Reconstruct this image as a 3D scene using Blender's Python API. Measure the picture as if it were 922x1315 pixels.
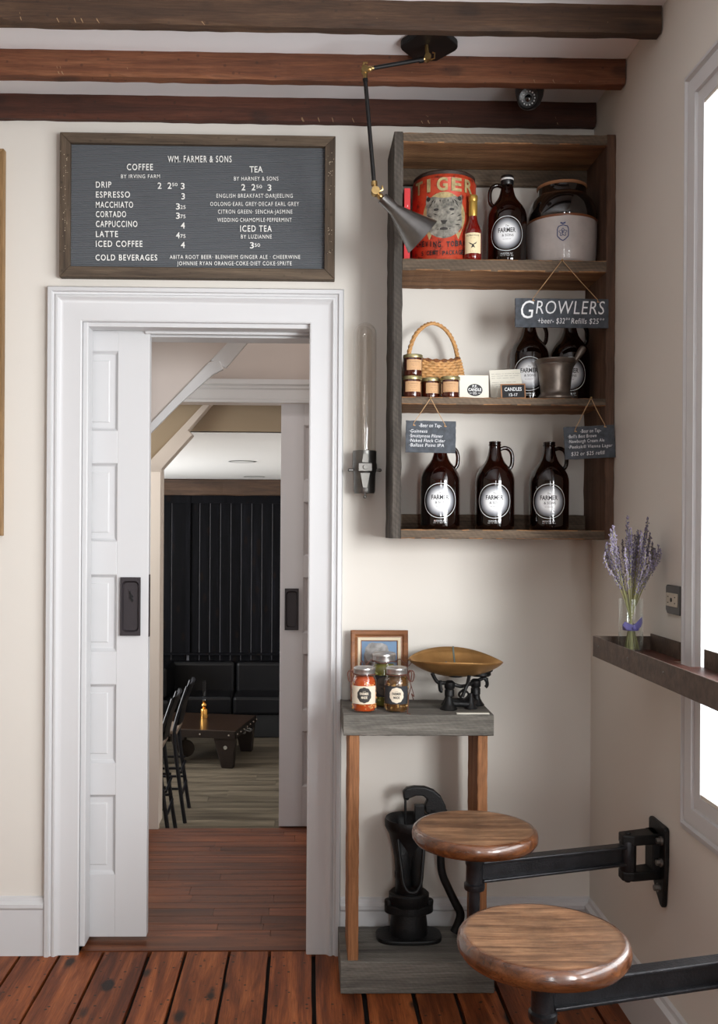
import bpy, math, random
from mathutils import Vector, Matrix
random.seed(7)
sc = bpy.context.scene
COL = sc.collection
for o in list(bpy.data.objects):
    bpy.data.objects.remove(o)

# ------------------------------------------------------------------ camera
F, CX, CY, YAW, ROLL, H = 1250.0, 422.0, 680.0, 0.022, 0.006, 1.47
cam_data = bpy.data.cameras.new('camera')
cam = bpy.data.objects.new('camera', cam_data); COL.objects.link(cam)
cam_data.sensor_fit = 'VERTICAL'; cam_data.sensor_height = 36.0; cam_data.sensor_width = 36.0
cam_data.lens = F / 1315.0 * 36.0
cam_data.shift_x = (461.0 - CX) / 1315.0
cam_data.shift_y = (CY - 657.5) / 1315.0
cam_data.clip_start = 0.05; cam_data.clip_end = 100
CR = Matrix.Rotation(-YAW, 3, 'Z') @ Matrix.Rotation(math.pi/2, 3, 'X') @ Matrix.Rotation(ROLL, 3, 'Z')
cam.matrix_world = Matrix.Translation((0, 0, H)) @ CR.to_4x4()
sc.camera = cam

def P(px, py, X=None, Y=None, Z=None):
    """point of the photograph on a plane of the room"""
    d = CR @ Vector(((px-CX)/F, -(py-CY)/F, -1.0))
    if Y is not None: t = Y/d.y
    elif X is not None: t = X/d.x
    else: t = (Z-H)/d.z
    return Vector((0, 0, H)) + t*d

# ------------------------------------------------------------------ world, lights, exposure
w = bpy.data.worlds.new('world'); sc.world = w; w.use_nodes = True
w.node_tree.nodes['Background'].inputs[0].default_value = (0.94, 0.97, 1.0, 1)
w.node_tree.nodes['Background'].inputs[1].default_value = 2.2
vs = sc.view_settings
vs.view_transform = 'Standard'; vs.look = 'None'; vs.gamma = 1.0; vs.use_curve_mapping = False
vs.exposure = 0.0
sc.cycles.max_bounces = 10; sc.cycles.diffuse_bounces = 5; sc.cycles.glossy_bounces = 4
sc.cycles.transmission_bounces = 8; sc.cycles.transparent_max_bounces = 12
sc.cycles.caustics_reflective = False; sc.cycles.caustics_refractive = False
sc.cycles.sample_clamp_indirect = 6.0
try:
    sc.cycles.use_denoising = True; sc.cycles.denoiser = 'OPENIMAGEDENOISE'
except Exception: pass

def area(name, loc, direction, sx, sy, power, col=(1, 1, 1), spread=180):
    l = bpy.data.lights.new(name, 'AREA'); l.shape = 'RECTANGLE'; l.size = sx; l.size_y = sy
    l.energy = power; l.color = col; l.spread = math.radians(spread)
    o = bpy.data.objects.new(name, l); COL.objects.link(o)
    o.location = loc
    o.rotation_euler = Vector(direction).to_track_quat('-Z', 'Y').to_euler()
    return o
DAY = (0.98, 0.99, 1.0)
area('daylight_window_near_corner', (1.30, 1.66, 1.68), (-1, 0, 0), 1.75, 1.5, 62, DAY)       # right window beside the ledge
area('daylight_added_window', (1.30, -0.15, 1.68), (-1, 0, 0), 1.75, 1.5, 52, DAY)        # unseen second right window, added for its light
area('bright_street_daylight', (1.96, -0.70, 1.70), (-1.22, 4.08, -0.30), 1.15, 1.3, 51, (.97, .99, 1), 72)   # bright street beyond the windows
area('daylight_rear_window', (0.20, -2.55, 1.55), (0, 1, 0), 0.18, 2.0, 34, DAY)             # tall window behind the camera
area('lounge_daylight', (-3.4, 7.4, 1.0), (1, 0, 0.8), 1.6, 2.0, 165, (.98, .99, 1))
area('hall_overhead_fill', (0.0, 4.0, 2.90), (0, 0.15, -1), 0.4, 0.3, 3.5, (1, .92, .88))  # added overhead fill for the hall, no fitting modelled
area('hall_side_fill', (-1.27, 4.35, 1.5), (1, 0.1, -.1), 0.5, 1.4, 9, (1, 1, .95))  # added fill floating before the solid left hall wall

D = 3.38            # the back wall
XW = 0.994          # the right wall
ZC = 2.952          # the ceiling

# ------------------------------------------------------------------ colour and materials
def lin(c):
    c /= 255.0
    return c/12.92 if c <= 0.04045 else ((c+0.055)/1.055)**2.4
def C(r, g, b): return (lin(r), lin(g), lin(b), 1)
MATS = {}
def new(name):
    m = bpy.data.materials.new(name); m.use_nodes = True
    nt = m.node_tree; b = nt.nodes['Principled BSDF']
    return m, nt, b
def plain(name, col, rough=0.5, metal=0.0, coat=0.0, bump=0.0, bscale=200, var=0.0, vscale=8, spec=0.5, emit=0):
    if name in MATS: return MATS[name]
    m, nt, b = new(name)
    b.inputs['Base Color'].default_value = col
    b.inputs['Roughness'].default_value = rough; b.inputs['Metallic'].default_value = metal
    b.inputs['Coat Weight'].default_value = coat; b.inputs['Coat Roughness'].default_value = 0.08
    b.inputs['Specular IOR Level'].default_value = spec
    if emit:
        b.inputs['Emission Color'].default_value = col; b.inputs['Emission Strength'].default_value = emit
    tc = nt.nodes.new('ShaderNodeTexCoord')
    if bump:
        n = nt.nodes.new('ShaderNodeTexNoise'); n.inputs['Scale'].default_value = bscale; n.inputs['Detail'].default_value = 4
        nt.links.new(tc.outputs['Object'], n.inputs['Vector'])
        bp = nt.nodes.new('ShaderNodeBump'); bp.inputs['Strength'].default_value = bump; bp.inputs['Distance'].default_value = 0.002
        nt.links.new(n.outputs[0], bp.inputs['Height']); nt.links.new(bp.outputs[0], b.inputs['Normal'])
    if var:
        n = nt.nodes.new('ShaderNodeTexNoise'); n.inputs['Scale'].default_value = vscale; n.inputs['Detail'].default_value = 6
        nt.links.new(tc.outputs['Object'], n.inputs['Vector'])
        r = nt.nodes.new('ShaderNodeValToRGB')
        r.color_ramp.elements[0].position = .3; r.color_ramp.elements[1].position = .7
        r.color_ramp.elements[0].color = tuple(c*(1-var) for c in col[:3])+(1,)
        r.color_ramp.elements[1].color = tuple(min(1, c*(1+var)) for c in col[:3])+(1,)
        nt.links.new(n.outputs[0], r.inputs[0]); nt.links.new(r.outputs[0], b.inputs['Base Color'])
    MATS[name] = m
    return m

def wood(name, stops, axis='X', rough=0.6, bump=0.35, scale=1.0, coat=0.0, dark=0.35, rndattr=False, saw=0.0, knots=0.0, pits=0.0, spec=.4, varamt=.25):
    """grain stretched along one axis; stops = [(pos, colour)...]"""
    if name in MATS: return MATS[name]
    m, nt, b = new(name); N = nt.nodes; L = nt.links
    b.inputs['Roughness'].default_value = rough; b.inputs['Coat Weight'].default_value = coat; b.inputs['Coat Roughness'].default_value = .15
    b.inputs['Specular IOR Level'].default_value = spec
    tc = N.new('ShaderNodeTexCoord'); oi = N.new('ShaderNodeObjectInfo')
    off = N.new('ShaderNodeVectorMath'); off.operation = 'SCALE'; off.inputs[0].default_value = (13.1, 7.7, 5.3)
    if rndattr:
        at = N.new('ShaderNodeAttribute'); at.attribute_name = 'rnd'
        L.new(at.outputs['Fac'], off.inputs['Scale'])
    else: L.new(oi.outputs['Random'], off.inputs['Scale'])
    add = N.new('ShaderNodeVectorMath'); add.operation = 'ADD'
    L.new(tc.outputs['Object'], add.inputs[0]); L.new(off.outputs[0], add.inputs[1])
    def mapped(long, cross):
        mp = N.new('ShaderNodeMapping')
        s = [cross]*3; s['XYZ'.index(axis)] = long
        mp.inputs['Scale'].default_value = s
        L.new(add.outputs[0], mp.inputs['Vector']); return mp
    m1 = mapped(1.2*scale, 14*scale)
    n1 = N.new('ShaderNodeTexNoise'); n1.inputs['Scale'].default_value = 1.6; n1.inputs['Detail'].default_value = 7
    n1.inputs['Roughness'].default_value = .62; n1.inputs['Distortion'].default_value = .7
    L.new(m1.outputs[0], n1.inputs['Vector'])
    m2 = mapped(7*scale, 190*scale)
    n2 = N.new('ShaderNodeTexNoise'); n2.inputs['Scale'].default_value = 1.5; n2.inputs['Detail'].default_value = 5; n2.inputs['Roughness'].default_value = .7
    L.new(m2.outputs[0], n2.inputs['Vector'])
    r = N.new('ShaderNodeValToRGB'); cr = r.color_ramp
    while len(cr.elements) < len(stops): cr.elements.new(.5)
    for e, (p, c) in zip(cr.elements, stops): e.position = p; e.color = c
    L.new(n1.outputs[0], r.inputs[0])
    r2 = N.new('ShaderNodeMapRange'); r2.inputs['From Min'].default_value = .3; r2.inputs['From Max'].default_value = .62
    r2.inputs['To Min'].default_value = 1-dark; r2.inputs['To Max'].default_value = 1.08
    L.new(n2.outputs[0], r2.inputs['Value'])
    mul = N.new('ShaderNodeVectorMath'); mul.operation = 'SCALE'
    L.new(r.outputs[0], mul.inputs[0]); L.new(r2.outputs[0], mul.inputs['Scale'])
    out = mul.outputs[0]
    if rndattr:
        rr = N.new('ShaderNodeMapRange'); rr.inputs['To Min'].default_value = 1-varamt; rr.inputs['To Max'].default_value = 1+varamt
        fr = N.new('ShaderNodeMath'); fr.operation = 'FRACT'; ml = N.new('ShaderNodeMath'); ml.operation = 'MULTIPLY'; ml.inputs[1].default_value = 7.31
        L.new(at.outputs['Fac'], ml.inputs[0]); L.new(ml.outputs[0], fr.inputs[0]); L.new(fr.outputs[0], rr.inputs['Value'])
        mm = N.new('ShaderNodeVectorMath'); mm.operation = 'SCALE'; L.new(out, mm.inputs[0]); L.new(rr.outputs[0], mm.inputs['Scale']); out = mm.outputs[0]
    def darkmask(sock_in, fac_sock, col):
        mx = N.new('ShaderNodeMix'); mx.data_type = 'RGBA'
        L.new(fac_sock, mx.inputs['Factor']); L.new(sock_in, mx.inputs['A']); mx.inputs['B'].default_value = col
        return mx.outputs['Result']
    if knots:
        mk = mapped(4.2, 9.5)
        vo = N.new('ShaderNodeTexVoronoi'); vo.inputs['Scale'].default_value = 1.0; L.new(mk.outputs[0], vo.inputs['Vector'])
        nk = N.new('ShaderNodeTexNoise'); nk.inputs['Scale'].default_value = 9; L.new(tc.outputs['Object'], nk.inputs['Vector'])
        ad = N.new('ShaderNodeMath'); ad.operation = 'ADD'; L.new(vo.outputs['Distance'], ad.inputs[0])
        sc_ = N.new('ShaderNodeMath'); sc_.operation = 'MULTIPLY'; sc_.inputs[1].default_value = .35; L.new(nk.outputs[0], sc_.inputs[0]); L.new(sc_.outputs[0], ad.inputs[1])
        kr = N.new('ShaderNodeMapRange'); kr.inputs['From Min'].default_value = .29; kr.inputs['From Max'].default_value = .39
        kr.inputs['To Min'].default_value = knots; kr.inputs['To Max'].default_value = 0
        L.new(ad.outputs[0], kr.inputs['Value'])
        out = darkmask(out, kr.outputs[0], (.012, .007, .005, 1))
    if pits:
        vp = N.new('ShaderNodeTexVoronoi'); vp.inputs['Scale'].default_value = 28; L.new(add.outputs[0], vp.inputs['Vector'])
        pr = N.new('ShaderNodeMapRange'); pr.inputs['From Min'].default_value = .10; pr.inputs['From Max'].default_value = .16
        pr.inputs['To Min'].default_value = pits; pr.inputs['To Max'].default_value = 0
        L.new(vp.outputs['Distance'], pr.inputs['Value'])
        out = darkmask(out, pr.outputs[0], (.02, .012, .008, 1))
    height = n2.outputs[0]
    if saw:
        wv = N.new('ShaderNodeTexWave'); wv.inputs['Scale'].default_value = 34; wv.inputs['Distortion'].default_value = 3.0
        wv.bands_direction = 'DIAGONAL'; L.new(add.outputs[0], wv.inputs['Vector'])
        sr = N.new('ShaderNodeMapRange'); sr.inputs['To Min'].default_value = 1-saw; sr.inputs['To Max'].default_value = 1+saw*.4
        L.new(wv.outputs[1], sr.inputs['Value'])
        ms = N.new('ShaderNodeVectorMath'); ms.operation = 'SCALE'; L.new(out, ms.inputs[0]); L.new(sr.outputs[0], ms.inputs['Scale']); out = ms.outputs[0]
    L.new(out, b.inputs['Base Color'])
    bp = N.new('ShaderNodeBump'); bp.inputs['Strength'].default_value = bump; bp.inputs['Distance'].default_value = .003
    L.new(height, bp.inputs['Height']); L.new(bp.outputs[0], b.inputs['Normal'])
    MATS[name] = m
    return m

def clear(name, tint=(1, 1, 1, 1), refl=0.9, ior=1.45, alpha=1.0):
    """thin clear glass: transparent body with a fresnel reflection"""
    if name in MATS: return MATS[name]
    m, nt, b = new(name); N = nt.nodes; L = nt.links
    N.remove(b)
    t = N.new('ShaderNodeBsdfTransparent'); t.inputs[0].default_value = tint
    g = N.new('ShaderNodeBsdfGlossy'); g.inputs['Roughness'].default_value = .03; g.inputs[0].default_value = (refl, refl, refl, 1)
    lw = N.new('ShaderNodeLayerWeight'); lw.inputs[0].default_value = .5
    pw = N.new('ShaderNodeMath'); pw.operation = 'POWER'; pw.inputs[1].default_value = 3.5; L.new(lw.outputs['Facing'], pw.inputs[0])
    fr = N.new('ShaderNodeMath'); fr.operation = 'MULTIPLY_ADD'; fr.inputs[1].default_value = .85; fr.inputs[2].default_value = .04; L.new(pw.outputs[0], fr.inputs[0])
    mx = N.new('ShaderNodeMixShader'); L.new(fr.outputs[0], mx.inputs[0]); L.new(t.outputs[0], mx.inputs[1]); L.new(g.outputs[0], mx.inputs[2])
    L.new(mx.outputs[0], N['Material Output'].inputs[0])
    MATS[name] = m
    return m

WALL = plain('painted_wall', C(214, 209, 201), .75, bump=.05, bscale=120, spec=.25)
CEIL = plain('ceiling_paint', C(236, 236, 238), .8, bump=.04, bscale=90, spec=.2)
TRIM = plain('white_gloss_trim', C(202, 202, 203), .38, spec=.4)
BLACKIRON = plain('black_cast_iron', C(13, 13, 14), .5, metal=.0, bump=.5, bscale=160, var=.3, vscale=30, spec=.35)
STEEL = plain('dark_steel', C(112, 111, 108), .34, metal=.85, bump=.2, bscale=120, var=.35, vscale=14)
BRASS = plain('aged_brass', C(186, 156, 104), .34, metal=1.0, var=.25, vscale=40)
RUST = plain('rusty_steel_ledge', C(82, 66, 55), .6, metal=.15, bump=.5, bscale=90, var=.4, vscale=40)

# ------------------------------------------------------------------ mesh helpers
class MB:
    def __init__(s): s.v = []; s.f = []; s.a = []; s.cur = 0.0
    def add(s, vs, fs):
        o = len(s.v); s.v += [tuple(p) for p in vs]; s.a += [s.cur]*len(vs)
        s.f += [tuple(i+o for i in f) for f in fs]; return s
    def box(s, x0, x1, y0, y1, z0, z1, M=None):
        vs = [(x0, y0, z0), (x1, y0, z0), (x1, y1, z0), (x0, y1, z0), (x0, y0, z1), (x1, y0, z1), (x1, y1, z1), (x0, y1, z1)]
        if M: vs = [M @ Vector(p) for p in vs]
        return s.add(vs, [(0, 3, 2, 1), (4, 5, 6, 7), (0, 1, 5, 4), (1, 2, 6, 5), (2, 3, 7, 6), (3, 0, 4, 7)])
    def board(s, x0, x1, y0, y1, z0, z1, axis='X', n=24, amp=.0015, ch=.004, seed=1):
        """sawn board with uneven, knocked-off arrises"""
        R = random.Random(seed)
        ax = 'XYZ'.index(axis); lo = [x0, y0, z0]; hi = [x1, y1, z1]
        o1, o2 = [i for i in range(3) if i != ax]
        base = []
        a0, a1, b0, b1 = lo[o1], hi[o1], lo[o2], hi[o2]
        base = [(a0+ch, b0), (a1-ch, b0), (a1, b0+ch), (a1, b1-ch), (a1-ch, b1), (a0+ch, b1), (a0, b1-ch), (a0, b0+ch)]
        vs = []
        dr = [(0, 0)]*8
        for i in range(n+1):
            t = lo[ax]+(hi[ax]-lo[ax])*i/n
            for k, (a, b) in enumerate(base):
                p = [0, 0, 0]; p[ax] = t
                p[o1] = a+R.uniform(-amp, amp); p[o2] = b+R.uniform(-amp, amp); vs.append(p)
        fs = []
        for i in range(n):
            for k in range(8):
                fs.append((i*8+k, i*8+(k+1) % 8, (i+1)*8+(k+1) % 8, (i+1)*8+k))
        fs.append(tuple(range(8))[::-1]); fs.append(tuple(n*8+k for k in range(8)))
        return s.add(vs, fs)
    def lathe(s, prof, c=(0, 0, 0), seg=40, M=None, sx=1, sy=1, cap=True):
        vs = []; n = len(prof)
        for r, z in prof:
            for k in range(seg):
                a = 2*math.pi*k/seg
                p = Vector((r*math.cos(a)*sx, r*math.sin(a)*sy, z))
                if M: p = M @ p
                vs.append(p+Vector(c))
        fs = []
        for i in range(n-1):
            for k in range(seg):
                fs.append((i*seg+k, i*seg+(k+1) % seg, (i+1)*seg+(k+1) % seg, (i+1)*seg+k))
        if cap:
            if prof[0][0] > 1e-5: fs.append(tuple(range(seg))[::-1])
            if prof[-1][0] > 1e-5: fs.append(tuple((n-1)*seg+k for k in range(seg)))
        return s.add(vs, fs)
    def cyl(s, p0, p1, r0, r1=None, seg=16):
        p0 = Vector(p0); p1 = Vector(p1); r1 = r0 if r1 is None else r1
        M = (p1-p0).to_track_quat('Z', 'Y').to_matrix()
        return s.lathe([(r0, 0), (r1, (p1-p0).length)], p0, seg, M)
    def tube(s, pts, r, seg=8, closed=False, flat=1.0):
        pts = [Vector(p) for p in pts]; n = len(pts)
        rr = r if isinstance(r, (list, tuple)) else [r]*n
        vs = []; up = None
        for i, p in enumerate(pts):
            a = pts[i-1] if (i > 0 or closed) else p
            b = pts[(i+1) % n] if (i < n-1 or closed) else p
            t = (b-a)
            if t.length < 1e-9: t = Vector((0, 0, 1))
            t.normalize()
            if up is None:
                up = Vector((0, 1, 0)) if abs(t.y) < .9 else Vector((1, 0, 0))
            u = (up-t*up.dot(t)); u.normalize(); up = u; v = t.cross(u)
            for k in range(seg):
                q = 2*math.pi*k/seg
                vs.append(p+(u*math.cos(q)*flat+v*math.sin(q))*rr[i])
        fs = []
        for i in range(n if closed else n-1):
            j = (i+1) % n
            for k in range(seg): fs.append((i*seg+k, i*seg+(k+1) % seg, j*seg+(k+1) % seg, j*seg+k))
        if not closed:
            fs.append(tuple(range(seg))[::-1]); fs.append(tuple((n-1)*seg+k for k in range(seg)))
        return s.add(vs, fs)
    def ball(s, c, r, sx=1, sy=1, sz=1, seg=16, M=None):
        pr = [(r*math.sin(math.pi*i/(seg//2)), -r*math.cos(math.pi*i/(seg//2))*sz) for i in range(seg//2+1)]
        pr[0] = (1e-6, pr[0][1]); pr[-1] = (1e-6, pr[-1][1])
        return s.lathe(pr, c, seg, M, sx, sy)
    def prism(s, poly, axis, a, b, M=None):
        n = len(poly); vs = []
        for t in (a, b):
            for u, v in poly:
                p = {'X': (t, u, v), 'Y': (u, t, v), 'Z': (u, v, t)}[axis]
                vs.append(M @ Vector(p) if M else p)
        fs = [tuple(range(n))[::-1], tuple(n+k for k in range(n))]
        for k in range(n): fs.append((k, (k+1) % n, n+(k+1) % n, n+k))
        return s.add(vs, fs)
    def sweep(s, x0, x1, z0, z1, prof, fn, openbottom=False):
        """moulding round a rectangle with mitred corners; prof = [(inward, outward)]"""
        cs = [(x0, z0, 1, 0 if openbottom else 1), (x0, z1, 1, -1), (x1, z1, -1, -1), (x1, z0, -1, 0 if openbottom else 1)]
        n = len(prof); vs = []
        for (x, z, dx, dz) in cs:
            for d, h in prof: vs.append(fn(x+dx*d, z+dz*d, h))
        fs = []
        for i in range(3 if openbottom else 4):
            j = (i+1) % 4
            for k in range(n-1): fs.append((i*n+k, i*n+k+1, j*n+k+1, j*n+k))
        if openbottom:
            fs.append(tuple(range(n))); fs.append(tuple(3*n+k for k in range(n))[::-1])
        return s.add(vs, fs)
    def disc(s, outline, fn, rings=5):
        """filled outline (u,v list about its own centre) mapped on to a surface; attribute 0 centre .. 1 rim"""
        n = len(outline); o = len(s.v)
        cu = sum(p[0] for p in outline)/n; cv = sum(p[1] for p in outline)/n
        s.v.append(tuple(fn(cu, cv))); s.a.append(0.0)
        for r in range(1, rings+1):
            t = r/rings
            for u, v in outline:
                s.v.append(tuple(fn(cu+(u-cu)*t, cv+(v-cv)*t))); s.a.append(t)
        for k in range(n): s.f.append((o, o+1+k, o+1+(k+1) % n))
        for r in range(rings-1):
            for k in range(n):
                a = o+1+r*n+k; b_ = o+1+r*n+(k+1) % n
                s.f.append((a, a+n, b_+n, b_))
        return s
    def ring(s, u, v, ra, rb, fn, seg=56, sx=1.0):
        o = len(s.v)
        for k in range(seg):
            a = 2*math.pi*k/seg
            for r in (ra, rb):
                s.v.append(tuple(fn(u+r*math.cos(a)*sx, v+r*math.sin(a)))); s.a.append(1.0)
        for k in range(seg):
            j = (k+1) % seg
            s.f.append((o+2*k, o+2*k+1, o+2*j+1, o+2*j))
        return s
    def grid(s, u0, u1, v0, v1, fn, nu=16, nv=2):
        o = len(s.v)
        for i in range(nu+1):
            for j in range(nv+1):
                s.v.append(tuple(fn(u0+(u1-u0)*i/nu, v0+(v1-v0)*j/nv))); s.a.append(s.cur)
        for i in range(nu):
            for j in range(nv):
                a = o+i*(nv+1)+j
                s.f.append((a, a+nv+1, a+nv+2, a+1))
        return s
    def text(s, string, u, v, h, fn, width=None, align='C', ext=0.0, off=0.0, shear=0.0, rot=0.0, sp=1.0):
        vs, fs, tw = glyphs(string, ext, off, sp)
        k = h; kx = (width/tw) if width else h
        if align == 'C': u -= tw*kx/2
        elif align == 'R': u -= tw*kx
        pts = []
        cr, sr = math.cos(rot), math.sin(rot)
        for (x, y, z) in vs:
            a = x*kx+y*k*shear; b = y*k
            a, b = a*cr-b*sr, a*sr+b*cr
            pts.append(fn(u+a, v+b, z) if ext else fn(u+a, v+b))
        return s.add(pts, fs)
    def build2(s, name, mat, mat2, parent):
        o = s.build(name, mat, parent); o.data.materials.append(mat2)
        for f in o.data.polygons:
            if f.normal.y < -.75: f.material_index = 1
        return o
    def build(s, name, mat, parent=None, smooth=None, bevel=0, bseg=2, sub=0, attr=None, loc=None):
        me = bpy.data.meshes.new(name); me.from_pydata(s.v, [], s.f); me.update()
        if attr:
            at = me.attributes.new(attr, 'FLOAT', 'POINT')
            at.data.foreach_set('value', s.a)
        import bmesh
        bm = bmesh.new(); bm.from_mesh(me)
        bmesh.ops.recalc_face_normals(bm, faces=bm.faces); bm.to_mesh(me); bm.free()
        if smooth is not None:
            me.shade_smooth(); me.set_sharp_from_angle(angle=math.radians(smooth))
        me.materials.append(mat)
        o = bpy.data.objects.new(name, me); COL.objects.link(o)
        if parent: o.parent = parent
        if loc is not None: o.location = loc
        if bevel:
            b = o.modifiers.new('bevel', 'BEVEL'); b.width = bevel; b.segments = bseg; b.limit_method = 'ANGLE'; b.angle_limit = math.radians(40)
            b.harden_normals = False
        if sub:
            b = o.modifiers.new('sub', 'SUBSURF'); b.levels = sub; b.render_levels = sub
        return o

_gl = {}
def glyphs(string, ext=0.0, off=0.0, sp=1.0):
    key = (string, ext, off, sp)
    if key in _gl: return _gl[key]
    def raw(st):
        cu = bpy.data.curves.new('t', 'FONT'); cu.body = st; cu.size = 1.0; cu.resolution_u = 3; cu.offset = off; cu.space_character = sp
        o = bpy.data.objects.new('t', cu); COL.objects.link(o)
        dg = bpy.context.evaluated_depsgraph_get(); dg.update()
        me = bpy.data.meshes.new_from_object(o.evaluated_get(dg))
        vs = [tuple(v.co) for v in me.vertices]; fs = [tuple(p.vertices) for p in me.polygons]
        bpy.data.objects.remove(o); bpy.data.curves.remove(cu); bpy.data.meshes.remove(me)
        return vs, fs
    if 'H' not in _gl:
        _gl['H'] = 1; vs, fs = raw('H'); _gl['H'] = max(v[1] for v in vs)
    vs, fs = raw(string); ch = _gl['H']
    x0 = min(v[0] for v in vs); tw = (max(v[0] for v in vs)-x0)/ch
    vs2 = [((v[0]-x0)/ch, v[1]/ch, 0.0) for v in vs]
    if ext:
        n = len(vs2)
        top = [(a, b, ext) for a, b, c in vs2]
        # front face plus side walls from boundary edges
        from collections import Counter
        ec = Counter()
        for f in fs:
            for i in range(len(f)): ec[tuple(sorted((f[i], f[(i+1) % len(f)])))] += 1
        nf = [tuple(i+n for i in f) for f in fs]
        for (a, b), c in ec.items():
            if c == 1: nf.append((a, b, b+n, a+n))
        vs2 = vs2+top; fs = nf
    _gl[key] = (vs2, fs, tw)
    return _gl[key]

def thing(name, label, cat, loc=(0, 0, 0), rotz=0, group=None):
    o = bpy.data.objects.new(name, None); COL.objects.link(o); o.empty_display_size = .05
    o.location = loc; o.rotation_euler = (0, 0, rotz); o['label'] = label; o['category'] = cat
    if group: o['group'] = group
    return o
def tag(o, label, cat, group=None, kind=None):
    o['label'] = label; o['category'] = cat
    if group: o['group'] = group
    if kind: o['kind'] = kind
    return o
def struct(name, mb, mat, parent=None, **k):
    o = mb.build(name, mat, parent, **k)
    if parent is None: o['kind'] = 'structure'
    return o
def copy_tree(o, parent=None):
    c = o.copy(); COL.objects.link(c)
    if parent: c.parent = parent
    for ch in [x for x in bpy.data.objects if x.parent == o]:
        copy_tree(ch, c)
    return c
def circ(r, n=48, sx=1.0, u=0, v=0): return [(u+r*math.cos(2*math.pi*k/n)*sx, v+r*math.sin(2*math.pi*k/n)) for k in range(n)]
def spline(pts, n=8):
    """Catmull-Rom through the points"""
    pts = [Vector(p) for p in pts]; out = []
    for i in range(len(pts)-1):
        p0 = pts[max(i-1, 0)]; p1 = pts[i]; p2 = pts[i+1]; p3 = pts[min(i+2, len(pts)-1)]
        for k in range(n):
            t = k/n
            out.append(.5*((2*p1)+(p2-p0)*t+(2*p0-5*p1+4*p2-p3)*t*t+(3*p1-p0-3*p2+p3)*t**3))
    out.append(pts[-1]); return out

# ================================================================== THE ROOM
ox0, ox1, oz = P(104, 800, Y=D).x, P(405.5, 800, Y=D).x, 2.186        # doorway in the back wall
mb = MB()
for a, b in ((3.38, 3.45), (3.545, 3.60)):
    mb.box(-3.0, ox0, a, b, 0, ZC); mb.box(ox1, 1.10, a, b, 0, ZC); mb.box(ox0, ox1, a, b, oz, ZC)
struct('wall_back', mb, WALL)
mb = MB()
wy0, wy1, wz0, wz1 = .90, 2.43, .808, 2.55
by0, by1 = -1.05, .74  # opening of the unseen second window, added to let in light
mb.box(XW, XW+.10, -2.3, by0, 0, ZC).box(XW, XW+.10, by1, wy0, 0, ZC).prism([(XW, wy1), (XW+.10, wy1+.20), (XW+.10, 3.38), (XW, 3.38)], 'Z', 0, ZC)
for a, b in ((by0, by1), (wy0, wy1)): mb.box(XW, XW+.10, a, b, 0, wz0).box(XW, XW+.10, a, b, wz1, ZC)
struct('wall_right', mb, WALL)
mb = MB().box(-3.08, -3.0, -2.3, 3.60, 0, ZC); struct('wall_left', mb, plain('brown_far_wall', C(176, 164, 150), .8))
mb = MB()
mb.box(-3.0, .03, -2.4, -2.3, 0, ZC).box(.37, XW, -2.4, -2.3, 0, ZC)
for a, b in ((.03, .37),): mb.box(a, b, -2.4, -2.3, 0, .5).box(a, b, -2.4, -2.3, 2.6, ZC)
struct('wall_rear', mb, plain('brown_far_wall', C(176, 164, 150), .8))
struct('ceiling', MB().box(-3.0, XW+.1, -2.4, 4.90, ZC, ZC+.06), CEIL)

# floor of wide worn planks running away from the camera
FLOORW = wood('worn_floor_planks', [(.25, C(60, 27, 12)), (.45, C(110, 55, 26)), (.6, C(146, 80, 41)), (.8, C(174, 104, 60))], 'Y', rough=.42, bump=.4, rndattr=True, knots=.95, pits=.95, dark=.45, spec=.22)
mb = MB(); R = random.Random(3)
gaps = [P(x, 1226, Z=0).x for x in (27, 77, 131.5, 191, 238, 293.6, 346, 402)]
gaps += [P(x, 1279, Z=0).x for x in (532, 585.5)]
gaps = sorted(gaps); g2 = []
for a, b in zip(gaps, gaps[1:]):
    g2.append(a)
    if b-a > .22: g2.append((a+b)/2)
g2.append(gaps[-1])
x = g2[-1]
while x < 1.0: x += .14; g2.append(min(x, .993))
x = g2[0]
while x > -3.0: x -= .15; g2.insert(0, max(x, -3.0))
for a, b in zip(g2, g2[1:]):
    if b-a < .01: continue
    gp = .0040+R.random()*.0045
    mb.cur = R.random()
    n = 40; pts = []
    vs = []; ys = [-2.3+(3.392+2.3)*i/n for i in range(n+1)]
    for y in ys:
        j1, j2 = R.uniform(-.0012, .0012), R.uniform(-.0012, .0012)
        vs += [(a+gp+j1, y, 0), (b-gp+j2, y, 0), (a+gp+j1, y, -.02), (b-gp+j2, y, -.02)]
    fs = []
    for i in range(n):
        o = 4*i; fs += [(o, o+1, o+5, o+4), (o, o+4, o+6, o+2), (o+1, o+3, o+7, o+5)]
    fs.append((4*n, 4*n+1, 4*n+3, 4*n+2))
    mb.add(vs, fs)
struct('floor', mb, FLOORW, attr='rnd')
struct('floor', MB().box(-3.0, XW, -2.3, 3.398, -.06, -.021), plain('dirt_in_the_gaps', C(20, 15, 12), .95))
HALLW = wood('hall_floor_boards', [(.25, C(58, 30, 18)), (.45, C(104, 56, 32)), (.6, C(130, 74, 44)), (.8, C(146, 92, 60))], 'X', rough=.33, bump=.2, rndattr=True, pits=.5, dark=.35, spec=.35, varamt=.4)
mb = MB(); mb.cur = .31
mb.box(-1.25, .4, 3.398, 3.514, -.05, .002)
y = 3.516
while y < 4.74:
    wd = R.choice([.055, .06, .075, .09]); cuts = sorted([-1.25, .4]+[R.uniform(-1.1, .3) for _ in range(2)])
    y2 = min(y+wd, 4.772)
    for a, b in zip(cuts, cuts[1:]):
        mb.cur = R.random(); mb.box(a+.0007, b-.0007, y+.0012, y2-.0012, -.05, 0)
    y = y2
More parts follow.
